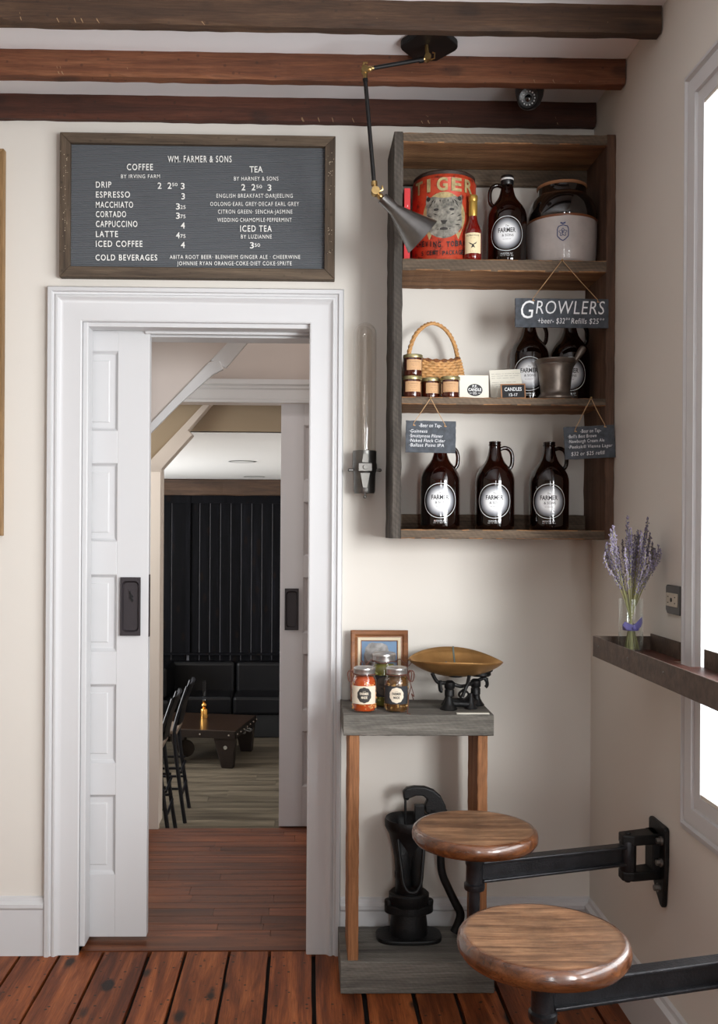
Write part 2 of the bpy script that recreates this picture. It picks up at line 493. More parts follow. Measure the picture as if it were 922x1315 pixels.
mb.cur = .77; mb.box(-1.25, .4, 4.735 if False else y, 4.79, -.05, .0)
struct('floor', mb, HALLW, attr='rnd')

# door casing with mitred moulding
def on_back(y): return lambda u, v, h: (u, y-h, v)
prof = [(0, 0), (0, .020), (.004, .028), (.016, .030), (.019, .022), (.024, .020), (.028, .026), (.034, .027), (.040, .019), (.046, .014), (.052, .013), (.104, .013), (.108, .010), (.108, -.06)]
cx0, cx1 = P(60, 800, Y=D).x, P(439, 800, Y=D).x
sc0 = (ox0-cx0)/.108; prof_d = [(d*sc0, h) for d, h in prof]
struct('trim_1', MB().sweep(cx0, cx1, 0, 2.300, prof_d, on_back(D), openbottom=True), TRIM, smooth=30)
# inner stop bead on the pocket side and the head track
mb = MB(); mb.box(ox0-.004, ox0+.018, 3.385, 3.458, .022, oz).box(ox0, ox1, 3.388, 3.455, oz-.018, oz)
mb.box(ox1-.008, ox1, 3.37, 3.60, 0, oz).box(ox0+.20, ox1, 3.50, 3.60, oz-.03, oz-.0).box(ox0+.2, ox1-.008, 3.46, 3.475, oz-.026, oz)
struct('trim_2', mb, TRIM, bevel=.003)
# baseboards
bp = [(0, 0), (.018, 0), (.018, .158), (.024, .166), (.024, .178), (.012, .186), (.010, .196), (0, .200)]
mb = MB().prism([(D-a, z) for a, z in bp], 'X', -3.0, cx0)
struct('baseboard_left', mb, TRIM, smooth=25)
bp2 = [(0, 0), (.018, 0), (.018, .150), (.024, .158), (.024, .170), (.012, .178), (.010, .190), (0, .194)]
struct('baseboard_back', MB().prism([(D-a, z) for a, z in bp2], 'X', cx1, XW), TRIM, smooth=25)
struct('baseboard_right', MB().prism([(XW-a, z) for a, z in bp2], 'Y', -2.3, D-.02), TRIM, smooth=25)

# sliding pocket door
DY = 3.470
def door_slab(x0, x1, panels, px0, px1, y, t=.04, z0=.02, z1=2.19):
    """stile-and-rail door with sunk panels; panels = [(zlow, zhigh)...] between px0 and px1"""
    mb = MB()
    mb.box(x0, px0, y, y+t, z0, z1); mb.box(px1, x1, y, y+t, z0, z1)
    zs = [z0]+[v for p in sorted(panels) for v in p]+[z1]
    for a, b in zip(zs[::2], zs[1::2]): mb.box(px0, px1, y, y+t, a, b)
    for a, b in panels:
        # sloping sticking, flat margin and raised field
        pr = [(0, 0), (.007, -.009), (.011, -.012), (.030, -.012), (.034, -.009), (.2, -.009)]
        m = min((px1-px0)/2, (b-a)/2)-.001
        pr[-1] = (m, -.009)
        mb.sweep(px0, px1, a, b, pr, lambda u, v, h: (u, y-h, v))
    return mb
pz = [(P(0+130, b, Y=DY).z, P(130, a, Y=DY).z) for a, b in ((451, 553), (595, 695), (738, 836.5), (879, 980), (1021, 1123))]
dx1 = P(190.3, 800, Y=DY).x; dpx1 = P(149.5, 800, Y=DY).x
door1 = struct('door_1', door_slab(-1.12, dx1, pz, dpx1-.30, dpx1, DY), TRIM, bevel=.0015)
PLATE = plain('black_iron_pull', C(52, 47, 50), .5, metal=.3, bump=.3, bscale=100)
def pull(parent, x0, x1, z0, z1, y, key=True):
    y = y-.0105
    """recessed door pull: frame, sunk cup, corner screws"""
    w_, h_ = x1-x0, z1-z0; cx, cz = (x0+x1)/2, (z0+z1)/2
    def rr(hw, hh, r, n=6):
        pts = []
        for qx, qz, a0 in ((1, 1, 0), (-1, 1, 90), (-1, -1, 180), (1, -1, 270)):
            for k in range(n+1):
                a = math.radians(a0+90*k/n)
                pts.append((cx+qx*(hw-r)+r*math.cos(a), cz+qz*(hh-r)+r*math.sin(a)))
        return pts
    outer = rr(w_/2, h_/2, .001); mid = rr(w_/2-.006, h_/2-.013, .016); deep = rr(w_/2-.011, h_/2-.019, .014)
    n = len(outer); mb = MB(); vs = []
    for pts, yy in ((outer, y), (outer, y-.003), (mid, y-.003), (deep, y+.008)):
        vs += [(u, yy, v) for u, v in pts]
    fs = [tuple(3*n+k for k in range(n))]
    for j in range(3):
        for k in range(n): fs.append((j*n+k, j*n+(k+1) % n, (j+1)*n+(k+1) % n, (j+1)*n+k))
    mb.add(vs, fs)
    o = mb.build('door_pull', PLATE, parent, smooth=40)
    o['label'] = 'black iron recessed pull with rounded cup'
    m2 = MB()
    for sx in (-1, 1):
        for sz in (-1, 1): m2.ball((cx+sx*(w_/2-.007), y-.003, cz+sz*(h_/2-.006)), .0032, sy=.5, seg=8)
    m2.build('screw', PLATE, o, smooth=60)
    if key:
        pts = [(-.006, .034), (-.001, .033), (.000, .024), (.008, .015), (.004, .010), (.009, -.002), (.005, -.004), (.001, .006), (-.004, .012), (-.002, .020)]
        MB().prism([(cx+a*1.0, cz+b+.02) for a, b in pts], 'Y', y+.002, y+.009).build('key_flap', BLACKIRON, o)
a = P(155.3, 741, Y=DY); b = P(181, 816, Y=DY)
pull(door1, a.x, b.x, b.z, a.z, DY)
# edge pull on the leading edge of the door
MB().box(dx1, dx1+.002, DY+.006, DY+.030, P(190, 818, Y=DY).z, P(190, 738, Y=DY).z).build('edge_pull', PLATE, door1)

# hallway and second doorway
H2 = 4.77
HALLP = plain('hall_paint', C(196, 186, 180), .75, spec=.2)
zc2 = P(300, 517, Y=H2).z; zt2 = P(300, 488, Y=H2).z
jx = P(398, 900, Y=H2).x
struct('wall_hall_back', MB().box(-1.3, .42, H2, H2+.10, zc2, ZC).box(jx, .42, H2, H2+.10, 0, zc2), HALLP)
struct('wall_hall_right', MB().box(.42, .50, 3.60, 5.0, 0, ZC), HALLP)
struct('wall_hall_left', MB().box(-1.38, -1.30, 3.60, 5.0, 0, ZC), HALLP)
hh = zt2-zc2
mb = MB().prism([(H2, zc2), (H2-.020, zc2), (H2-.022, zc2+.012), (H2-.016, zc2+.016), (H2-.016, zc2+.062), (H2-.024, zc2+.070), (H2-.024, zc2+.082), (H2-.034, zc2+.088), (H2-.036, zt2), (H2, zt2)], 'X', P(222, 500, Y=H2).x, .42)
struct('trim_3', mb, TRIM, smooth=25)
struct('trim_4', MB().box(jx, jx+.03, H2-.03, H2, 0, zc2).box(jx+.008, .10, H2-.022, H2, 0, zc2), TRIM, bevel=.004)
# sloping underside of the stair with its trim board
S = 4.16
def poly(pts, y): return [((lambda q: (q.x, q.z))(P(a, b, Y=y))) for a, b in pts]
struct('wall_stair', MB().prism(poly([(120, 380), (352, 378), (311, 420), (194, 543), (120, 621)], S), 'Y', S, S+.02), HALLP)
struct('trim_5', MB().prism(poly([(120, 619), (194, 542), (268, 465), (282, 463), (287, 474), (272, 482), (229, 520), (194, 555.5), (120, 630)], S-.02), 'Y', S-.02, S), TRIM, bevel=.004)
struct('trim_6', MB().prism(poly([(270, 463), (311, 420), (352, 378), (376, 378), (335, 420), (290, 473)], S-.005), 'Y', S-.005, S+.015), TRIM, bevel=.004)
# clipped opening into the lounge
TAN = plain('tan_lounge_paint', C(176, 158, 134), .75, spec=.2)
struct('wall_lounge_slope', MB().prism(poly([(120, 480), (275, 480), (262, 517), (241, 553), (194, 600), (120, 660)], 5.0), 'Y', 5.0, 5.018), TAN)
CREAM = plain('cream_lounge_trim', C(218, 207, 196), .6, spec=.3)
LZ = 1.972; LF = -.53
q = 5.02
struct('wall_lounge_front', MB().box(-3.2, 1.5, q, q+.06, LZ, 2.9).box(-3.2, P(204, 900, Y=q).x, q, q+.06, LF, LZ), TAN)
struct('trim_7', MB().prism(poly([(150, 1058), (205.0, 1058), (207.5, 602), (247, 558), (241.5, 552.5), (272, 517), (263, 517), (194, 590), (150, 634)], 4.92), 'Y', 4.92, 5.01), CREAM, bevel=.003)
struct('trim_8', MB().box(-1.3, P(204.5, 900, Y=4.78).x, 4.775, 4.80, -.03, P(204, 606, Y=4.78).z), CREAM)
# second sliding door
Y2 = 4.80
pz2 = [(P(395, b, Y=Y2).z, P(395, a, Y=Y2).z) for a, b in ((546, 617.5), (644.5, 714.5), (741.5, 813), (840, 912), (939, 1010))]
x20 = P(359.5, 800, Y=Y2).x; x21 = P(389, 800, Y=Y2).x
door2 = struct('door_2', door_slab(x20, .40, pz2, x21, .30, Y2, z0=.006, z1=2.14), plain('grey_white_paint', C(205, 203, 206), .4), bevel=.001)
a = P(365.8, 755.5, Y=Y2); b = P(383.4, 809, Y=Y2)
pull(door2, a.x, b.x, b.z, a.z, Y2, key=False)
struct('floor', MB().box(x20, .42, 4.79, 4.86, -.05, 0), HALLW)
# lounge shell
LFW = wood('lounge_floor_boards', [(.3, C(60, 54, 46)), (.5, C(98, 89, 76)), (.7, C(130, 119, 102))], 'X', rough=.32, bump=.2, dark=.3, rndattr=True, scale=.6, varamt=.14)
mb = MB(); y = 4.90
while y < 9.9:
    mb.cur = R.random(); xa = -3.2
    while xa < 1.5:
        xb = min(1.5, xa+R.uniform(.9, 2.0)); mb.cur = R.random(); mb.box(xa+.0006, xb-.0006, y+.0006, y+.149, LF-.03, LF); xa = xb
    y += .15
struct('floor', mb, LFW, attr='rnd')
struct('wall_step', MB().box(-3.2, 1.5, 4.86, 4.90, LF-.03, -.05), TRIM)
struct('wall_lounge_left', MB().box(-3.3, -3.2, 5.0, 6.2, LF, 2.9).box(-3.3, -3.2, 8.7, 10, LF, 2.9).box(-3.3, -3.2, 6.2, 8.7, 1.95, 2.9).box(-3.3, -3.2, 6.2, 8.7, LF, .2), CREAM)
struct('wall_lounge_right', MB().box(1.5, 1.6, 5.0, 10, LF, 2.9), CREAM)
struct('ceiling', MB().box(-3.2, 1.5, 5.03, 9.98, LZ, LZ+.05), plain('lounge_ceiling', C(244, 243, 240), .7))
# black boarded wall
BLK = wood('black_stained_boards', [(.3, C(7, 7, 9)), (.55, C(14, 14, 17)), (.8, C(24, 24, 30))], 'Z', rough=.55, spec=.05, bump=.3, rndattr=True, knots=.5, dark=.3)
LY = 9.90
mb = MB(); k = (P(300, 700, Y=LY)-P(287, 700, Y=LY)).x
zt, zb = P(300, 645, Y=LY).z, P(300, 838, Y=LY).z
xa = P(243, 700, Y=LY).x; x = xa
while x < 1.4:
    mb.cur = R.random(); mb.prism([(x+.004, LY), (x+.010, LY-.012), (x+k*1.02-.010, LY-.012), (x+k*1.02-.004, LY)], 'Z', LF, zt); x += k*1.025
x = xa-.02
while x > -3.1:
    mb.cur = R.random(); mb.prism([(x-.004, LY), (x-.008, LY-.012), (x-.15, LY-.012), (x-.154, LY)], 'Z', LF, zt+.05); x -= .158
struct('wall_lounge_back', MB().box(-3.2, 1.5, LY+.001, LY+.05, LF, LZ), plain('groove_edge_glint', C(86, 86, 92), .6))  # grey backing paints in the light caught by the board bevels
mb.box(-3.2, 1.5, LY-.03, LY, zt-.012, P(300, 636.5, Y=LY).z).box(xa-.03, xa+.015, LY-.035, LY, zb, P(300, 630, Y=LY).z)
mb.box(-3.2, 1.5, LY-.06, LY-.012, zb-.02, zb)
struct('wall_lounge_back', mb, BLK, attr='rnd')
tb = wood('dark_brown_timber', [(.3, C(48, 34, 24)), (.6, C(78, 56, 40)), (.8, C(96, 72, 54))], 'X', rough=.7)
o = MB().board(-3.2, 1.5, LY-.08, LY-.001, P(300, 636.5, Y=LY).z, LZ-.001, 'X', 30, .004, .008).build('timber_beam', tb)
tag(o, 'dark brown timber running above the black boarded wall in the lounge', 'beam')

# window in the right wall: moulded casing, pane
profw = [(0, 0), (0, .005), (.007, .007), (.010, .015), (.022, .018), (.026, .009), (.031, .009), (.034, .014), (.052, .012), (.070, .011), (.072, .003), (.106, .002), (.110, -.012)]
win = MB().sweep(.82, 2.535, .692, 2.664, profw, lambda u, v, h: (XW-h, u, v))
w1 = struct('window_1', win, TRIM, smooth=28)
GLASS = clear('window_glass', refl=.8)
MB().box(XW+.006, XW+.010, .92, 2.429, .81, 2.548).build('pane', GLASS, w1)
win2 = MB().sweep(by0-.11, by1+.07, .692, 2.664, profw, lambda u, v, h: (XW-h, u, v))
w2 = struct('window_2', win2, TRIM, smooth=28)  # unseen window added for light
MB().box(XW+.006, XW+.010, by0, by1, .81, 2.548).build('pane', GLASS, w2)
for n_, (a, b) in enumerate(((.03, .37),)):
    ww = struct('window_%d' % (3+n_), MB().sweep(a-.09, b+.09, .41, 2.69, [(d*.8, h) for d, h in profw], lambda u, v, h: (u, -2.3+h, v)), TRIM, smooth=28)
    MB().box(a, b, -2.33, -2.325, .5, 2.6).build('pane', GLASS, ww)

# ================================================================== BEAMS
def beammat(n, c): return wood('beam_wood_%d' % n, c, 'X', rough=.72, bump=.7, dark=.35, knots=.5, pits=.45, scale=.9)
bm1 = beammat(1, [(.25, C(40, 27, 19)), (.5, C(72, 51, 36)), (.75, C(106, 80, 58))])
bm2 = beammat(2, [(.25, C(60, 34, 21)), (.5, C(108, 64, 41)), (.75, C(142, 94, 64))])
bm3 = beammat(3, [(.25, C(44, 24, 17)), (.5, C(70, 38, 26)), (.75, C(94, 54, 38))])
def beam(y0, y1, z0, mat, label, seed, lo):
    # squared face with a waney lower arris that carries pale tool nicks
    R = random.Random(seed); n = 90; vs = []; xs = [-3.0+3.99*i/n for i in range(n+1)]
    ph = R.random()*6
    for x in xs:
        wv = .003*math.sin(x*2.1+ph)+.002*math.sin(x*5.3+ph)
        j = [R.uniform(-.0016, .0016) for _ in range(6)]
        c1 = .007+.005*abs(math.sin(x*3+ph))+R.uniform(0, .003)
        vs += [(x, y0+.0+j[0], ZC+.001), (x, y0+j[1], z0+c1+wv), (x, y0+.008+j[2], z0+j[3]+wv*.6), (x, y1-.002, z0+j[4]), (x, y1, z0+.006), (x, y1, ZC+.001)]
    fs = []
    for i in range(n):
        for k in range(6): fs.append((i*6+k, i*6+(k+1) % 6, i*6+6+(k+1) % 6, i*6+6+k))
    fs += [tuple(range(6))[::-1], tuple(n*6+k for k in range(6))]
    t = thing('ceiling_beam', label, 'beam', (0, 0, 0), group='exposed ceiling beams')
    MB().add(vs, fs).build('timber', mat, t)
    m2 = MB()
    for i in range(lo):
        x = R.uniform(-1.6, .9)
        s_ = R.uniform(.006, .016); a = R.uniform(-.5, .5)
        m2.tube([(x, y0+.001, z0+.022+s_*.4), (x+s_*.5+a*.004, y0+.004, z0+.008), (x+s_*.9, y0+.0085, z0+.0016)], [.0006, .0014, .0007], 5)
    m2.build('tool_mark', plain('pale_split_wood', C(150, 122, 92), .8), t)
beam(2.720, 2.764, 2.877, bm1, 'thick dark brown ceiling beam nearest the camera, highest in the photo', 5, 26)
beam(3.033, 3.080, 2.874, bm2, 'reddish brown middle ceiling beam with the security camera behind it', 6, 24)
beam(3.345, 3.379, 2.872, bm3, 'dark red-brown ceiling beam tight against the back wall above the menu board', 8, 26)

# ================================================================== MENU BOARD
FRAMEW = wood('menu_frame_wood', [(.3, C(58, 47, 38)), (.5, C(88, 74, 60)), (.75, C(112, 96, 78))], 'X', rough=.7, bump=.5, pits=.3, dark=.4)
FRAMEV = wood('menu_frame_wood_upright', [(.3, C(58, 47, 38)), (.5, C(86, 72, 58)), (.75, C(108, 92, 76))], 'Z', rough=.7, bump=.5, pits=.5, dark=.4)
mx0, mx1, mz0, mz1 = -.853, .0895, 2.329, 2.8225
t = thing('menu_board', 'grey ribbed letter board menu in a dark rustic wood frame above the doorway', 'menu board', ((mx0+mx1)/2, D, mz0))
t0 = Vector(t.location)
fw = .036
def rel(fn): return lambda *a: Vector(fn(*a))-t0
f0, f1, g0, g1 = mx0-t0.x, mx1-t0.x, 0, mz1-mz0
for poly_, m_ in (([(f0, g0), (f1, g0), (f1-fw, g0+fw), (f0+fw, g0+fw)], FRAMEW), ([(f0, g1), (f0+fw, g1-fw), (f1-fw, g1-fw), (f1, g1)], FRAMEW),
                  ([(f0, g0), (f0+fw, g0+fw), (f0+fw, g1-fw), (f0, g1)], FRAMEV), ([(f1, g0), (f1, g1), (f1-fw, g1-fw), (f1-fw, g0+fw)], FRAMEV)):
    MB().prism(poly_, 'Y', -.036, -.001).build('frame_rail', m_, t, bevel=.002)
# ribbed felt
m, nt, b = new('grey_ribbed_felt'); N = nt.nodes; L = nt.links
b.inputs['Roughness'].default_value = .85; b.inputs['Base Color'].default_value = C(90, 93, 97)
MATS['felt'] = m
mb = MB(); z = g0+fw-.002; st = .0062
prof_ = []
while z < g1-fw:
    prof_ += [(-.016, z), (-.019, z+.0012), (-.019, z+st-.0022), (-.016, z+st-.001)]; z += st
vs = [(f0+fw-.004, y, zz) for y, zz in prof_]+[(f1-fw+.004, y, zz) for y, zz in prof_]; n = len(prof_)
mb.add(vs, [(i, i+1, n+i+1, n+i) for i in range(n-1)]); mb.box(f0+.01, f1-.01, -.015, -.002, g0+.01, g1-.01)
mb.build('felt_panel', m, t)
WHITE = plain('white_letters', C(232, 232, 228), .5)
mb = MB(); YL = -.0205
def px2(px, py): q_ = P(px, py, Y=D-.02); return q_.x-t0.x, q_.z-t0.z
def line(s_, x0, x1, ybase, cap, off=None):
    if off is None: off = .010 if cap > 6 else .002
    """set one line of letters between two photograph abscissae"""
    u0, v0 = px2(x0, ybase); u1, v1 = px2(x1, ybase)
    mb.text(s_, (u0+u1)/2, v0, cap/371.0, lambda a, b_, c: (a, YL-c*.004, b_), width=u1-u0, ext=.3, off=off, sp=1.2 if len(s_) > 3 else 1.03, rot=(v1-v0)/(u1-u0) if u1 > u0 else 0)
line('WM. FARMER & SONS', 215.5, 297.5, 208.5, 8.2)
line('COFFEE', 163, 196.5, 218.5, 7.8); line('BY IRVING FARM', 155.5, 205.5, 229, 4.8)
rows = [('DRIP', 143, 241), ('ESPRESSO', 167, 253.8), ('MACCHIATO', 171, 266.8), ('CORTADO', 162, 279), ('CAPPUCCINO', 176.5, 291.5), ('LATTE', 151.5, 304.5), ('ICED COFFEE', 183, 317)]
for s_, xe, yb in rows: line(s_, 123.2, xe, yb, 7.6)
line('2', 202.5, 207.5, 242.5, 7.8); line('2', 215.3, 220.3, 242.5, 7.8); line('50', 221, 228, 239.2, 4.2); line('3', 232.3, 237.2, 243, 7.8)
line('3', 233, 237.5, 256, 7.6)
for big, sm, yb in (('3', '25', 269), ('3', '75', 281), ('4', None, 293.5), ('4', '75', 306.2), ('4', None, 318.5)):
    if sm: line(big, 226, 231, yb, 7.6); line(sm, 231.6, 238.3, yb-.6, 4.6)
    else: line(big, 232.3, 237.5, yb, 7.6)
line('TEA', 320.5, 337.5, 221.5, 7.8); line('BY HARNEY & SONS', 300.5, 357.5, 232, 5)
line('2', 310, 315, 244.5, 7.8); line('2', 323, 328, 244.5, 7.8); line('50', 329, 336.5, 241.8, 4.2); line('3', 343.5, 348.5, 245, 7.8)
line('ENGLISH BREAKFAST·DARJEELING', 278, 376, 254, 5); line('OOLONG·EARL GREY·DECAF EARL GREY', 270, 384, 264.5, 5)
line('CITRON GREEN· SENCHA·JASMINE', 280, 375.5, 274.5, 5); line('WEDDING·CHAMOMILE·PEPPERMINT', 279, 374.5, 285, 5)
line('ICED TEA', 308.5, 349, 297.5, 7.8); line('BY LUZIANNE', 309.5, 349, 306.5, 5)
line('3', 321, 326, 319, 7.8); line('50', 326.8, 334, 317, 4.4)
line('COLD BEVERAGES', 122.8, 202, 334.5, 7.4)
line('ABITA ROOT BEER· BLENHEIM GINGER ALE · CHEERWINE', 218, 385.5, 332.5, 4.8); line('JOHNNIE RYAN ORANGE·COKE·DIET COKE·SPRITE', 227.5, 374.5, 340.8, 5)
mb.build('lettering', WHITE, t)
# pale worm holes on the uprights
mb = MB(); R = random.Random(4)
for s_ in (f0+.018, f1-.018):
    for k in range(34): mb.ball((s_+R.gauss(0, .006), -.0362, R.uniform(.08, .44)), R.uniform(.0008, .0018), sy=.3, seg=6)
mb.build('paint_fleck', plain('pale_fleck', C(190, 176, 150), .8), t)['kind'] = 'stuff'

# cut-off frame at the left
LB = wood('light_oak_frame', [(.3, C(112, 84, 52)), (.55, C(150, 118, 78)), (.8, C(176, 146, 104))], 'Z', rough=.6)
t = thing('picture_frame', 'tall light brown wooden frame cut off by the left edge of the photo', 'picture frame', (-1.35, D, P(3, 688, Y=D-.02).z))
fx1 = P(4.6, 400, Y=D-.02).x+1.35; fh = P(3, 192, Y=D-.02).z-t.location.z
for poly_ in ([(-.32, 0), (fx1, 0), (fx1-.06, .06), (-.26, .06)], [(-.32, fh), (-.26, fh-.06), (fx1-.06, fh-.06), (fx1, fh)], [(fx1, 0), (fx1, fh), (fx1-.06, fh-.06), (fx1-.06, .06)], [(-.32, 0), (-.26, .06), (-.26, fh-.06), (-.32, fh)]):
    MB().prism(poly_, 'Y', -.03, -.001).build('frame_rail', LB, t, bevel=.002)
MB().box(-.27, fx1-.05, -.012, -.002, .05, fh-.05).build('backing_panel', plain('cream_panel', C(210, 204, 190), .8), t)

# ================================================================== WALL SHELF UNIT
SY = 3.133
GW = [(.25, C(92, 62, 40)), (.45, C(140, 100, 68)), (.6, C(172, 128, 88)), (.8, C(196, 156, 114))]
GWE = [(.25, C(58, 48, 40)), (.45, C(88, 75, 62)), (.6, C(112, 96, 80)), (.8, C(138, 120, 100))]
SHE = wood('weathered_grey_edges', GWE, 'X', rough=.8, bump=.7, dark=.4, saw=.10)
SHX = wood('sawn_boards_bounce_warmed', GW, 'X', rough=.78, bump=.7, dark=.45, saw=.10)  # sawn boards, coloured lighter and warmer to hold bounced glow on undersides
SHZ = wood('weathered_side_boards', [(.25, C(44, 40, 37)), (.5, C(72, 66, 60)), (.8, C(104, 96, 88))], 'Z', rough=.8, bump=.7, dark=.4, saw=.15, knots=.4)
SHB = wood('brown_side_boards', [(.25, C(60, 42, 32)), (.5, C(94, 68, 52)), (.8, C(120, 90, 70))], 'Z', rough=.75, bump=.5, dark=.35)
sx0 = P(504.5, 430, Y=SY).x; sx1 = P(790, 430, Y=SY).x
sz1 = P(650, 171, Y=SY).z; sz0 = P(650, 692.3, Y=SY).z
t = thing('shelf_unit', 'rustic open wooden wall shelf with three tiers hung beside the right wall', 'shelf', ((sx0+sx1)/2, D, sz0))
tx = t.location.x; XL = sx0-tx; XR = sx1-tx
def zz(py, y=SY): return P(650, py, Y=y).z-sz0
dp = -(D-SY)
ZS1, ZS2 = zz(333), zz(510.5)
MB().board(XL, XL+.030, dp, -.001, 0, sz1-sz0, 'Z', 40, .0012, .003, 2).build('side_board', SHZ, t)
MB().board(XR-.030, XR, dp, -.001, 0, sz1-sz0, 'Z', 40, .0012, .003, 3).build('side_board', SHB, t)
MB().board(XL+.030, XR-.030, dp+.001, -.001, zz(184), zz(171.5), 'X', 30, .001, .003, 4).build2('top_board', SHX, SHE, t)
MB().board(XL+.030, XR-.030, dp+.001, -.001, ZS1-.038, ZS1, 'X', 30, .001, .003, 5).build2('shelf_board', SHX, SHE, t)
MB().board(XL+.030, XR-.030, dp+.001, -.001, ZS2-.024, ZS2, 'X', 30, .001, .003, 6).build2('shelf_board', SHX, SHE, t)
MB().board(XL+.030, XR-.030, dp+.001, -.001, 0, zz(680.5), 'X', 30, .001, .003, 7).build2('bottom_board', SHX, SHE, t)
zb0 = P(650, 661, Y=D-.02).z-sz0
MB().board(XL+.030, XR-.030, -.022, -.0005, zz(680.5), zb0, 'X', 20, .001, .003, 8).build('back_cleat', SHE, t)
MB().board(XL+.030, XR-.030, -.022, -.0005, P(650, 239, Y=D-.02).z-sz0, zz(184)-.001, 'X', 20, .001, .003, 9).build('back_cleat', SHE, t)
ZT1, ZT2, ZT3 = sz0+ZS1, sz0+ZS2, sz0+zz(680.5)       # the three surfaces things stand on
# ================================================================== GROWLERS
AMB = plain('amber_glass', C(26, 10, 5), .06, coat=1.0, spec=.7)
m, nt, b = new('amber_glass_see_through'); N = nt.nodes; L = nt.links
b.inputs['Base Color'].default_value = (.0045, .0014, .0008, 1); b.inputs['Roughness'].default_value = .05; b.inputs['Coat Weight'].default_value = 0.6; b.inputs['Coat Roughness'].default_value = .03
tr = N.new('ShaderNodeBsdfTransparent'); tr.inputs[0].default_value = (.40, .10, .03, 1)
mx = N.new('ShaderNodeMixShader'); mx.inputs[0].default_value = .30
L.new(b.outputs[0], mx.inputs[1]); L.new(tr.outputs[0], mx.inputs[2]); L.new(mx.outputs[0], N['Material Output'].inputs[0])
AMBER = m
m, nt, b = new('growler_label_print'); N = nt.nodes; L = nt.links
at = N.new('ShaderNodeAttribute'); at.attribute_name = 'rad'
r = N.new('ShaderNodeValToRGB'); e = r.color_ramp.elements
e[0].position = .52; e[0].color = C(236, 238, 240); e[1].position = 1.0; e[1].color = C(16, 15, 16)
e2 = r.color_ramp.elements.new(.80); e2.color = C(140, 143, 150)
L.new(at.outputs['Fac'], r.inputs[0]); L.new(r.outputs[0], b.inputs['Base Color']); b.inputs['Roughness'].default_value = .3; b.inputs['Coat Weight'].default_value = 1; b.inputs['Coat Roughness'].default_value = .05
LABELM = m
INK = plain('black_ink', C(24, 24, 26), .5)
INKW = plain('white_print', C(222, 222, 222), .4)
def wrap(r, a0, dz=0.0):
    return lambda u, v: (r*math.sin(u/r+a0), -r*math.cos(u/r+a0), v+dz)
GP = [(.001, .004), (.050, .003), (.058, 0), (.0625, .004), (.0648, .012), (.0652, .03), (.0652, .160), (.0640, .172), (.0600, .186), (.0530, .199), (.0440, .211), (.0350, .222), (.0285, .233), (.0240, .246), (.0212, .258), (.0195, .270), (.0186, .278), (.0205, .2805), (.0205, .2845), (.0182, .2855), (.0200, .2885), (.0195, .2930), (.0155, .2940), (.0150, .2800), (.001, .2790)]
def growler(label, loc, side=1, cap=False, group='growlers'):
    t = thing('growler_jug', label, 'growler', loc, 0, group)
    a0 = math.atan2(-loc[0], loc[1])
    MB().lathe(GP, seg=56).build('bottle', AMBER, t, smooth=50)
    s_ = side
    hp = spline([(.017*s_, 0, .268), (.034*s_, 0, .2725), (.050*s_, 0, .265), (.0575*s_, 0, .248), (.058*s_, 0, .228), (.055*s_, 0, .212), (.045*s_, 0, .200)], 6)
    MB().tube(hp, [.0068]*len(hp), 12, flat=1.2).build('handle', AMBER, t, smooth=60)
    zc = .0945
    fn = wrap(.0656, a0, zc)
    MB().disc(circ(.051, 56), fn, 10).build('label', LABELM, t, attr='rad')
    mb = MB(); fn2 = wrap(.0660, a0, zc)
    mb.ring(0, 0, .0555, .0572, fn2)
    mb.text('HUDSON, NY', 0, -.0685, .0055, fn2, width=.040); mb.text('--- -- ---- ---', 0, -.0745, .007, fn2, width=.044)
    mb.build('white_print', INKW, t)
    mb = MB()
    mb.text('FARMER', 0, .004, .0145, fn2, width=.058, off=.02); mb.text('The', 0, .0225, .0055, fn2, width=.012, shear=.3)
    mb.text('& SONS', .003, -.0095, .0075, fn2, width=.038); mb.text('-- ---- --', 0, -.021, .007, fn2, width=.026)
    mb.build('lettering', INK, t)
    if cap:
        o = MB().lathe([(.020, .272), (.0212, .274), (.0212, .300), (.0195, .3035), (.001, .304)], seg=36).build('cap', plain('black_plastic_cap', C(22, 22, 24), .35), t, smooth=40)
        MB().lathe([(.0214, .288), (.0218, .289), (.0218, .293), (.0214, .294)], seg=36).build('band', INKW, o, smooth=40)
    return t
def X_at(px, py, Y): return P(px, py, Y=Y).x
gy = 3.225
growler('left amber growler jug on the bottom tier, mouth hidden by the small slate', (X_at(565.3, 625, gy), gy, ZT3))
growler('middle amber growler jug on the bottom tier, whole bottle in view', (X_at(635.2, 625, gy), gy, ZT3))
growler('right amber growler jug on the bottom tier, beside the tilted slate', (X_at(705, 625, gy), gy, ZT3))
gy = 3.296
growler('amber growler jug left of the pestle, behind the mortar', (X_at(679.5, 480, gy), gy, ZT2))
growler('amber growler jug at the right end of the middle tier, behind the pestle', (X_at(731.8, 480, gy), gy, ZT2))
gy = 3.23
growler('capped dark growler jug on the top tier between hot sauce and crock', (X_at(651, 280, gy), gy, ZT1), side=-1, cap=True)

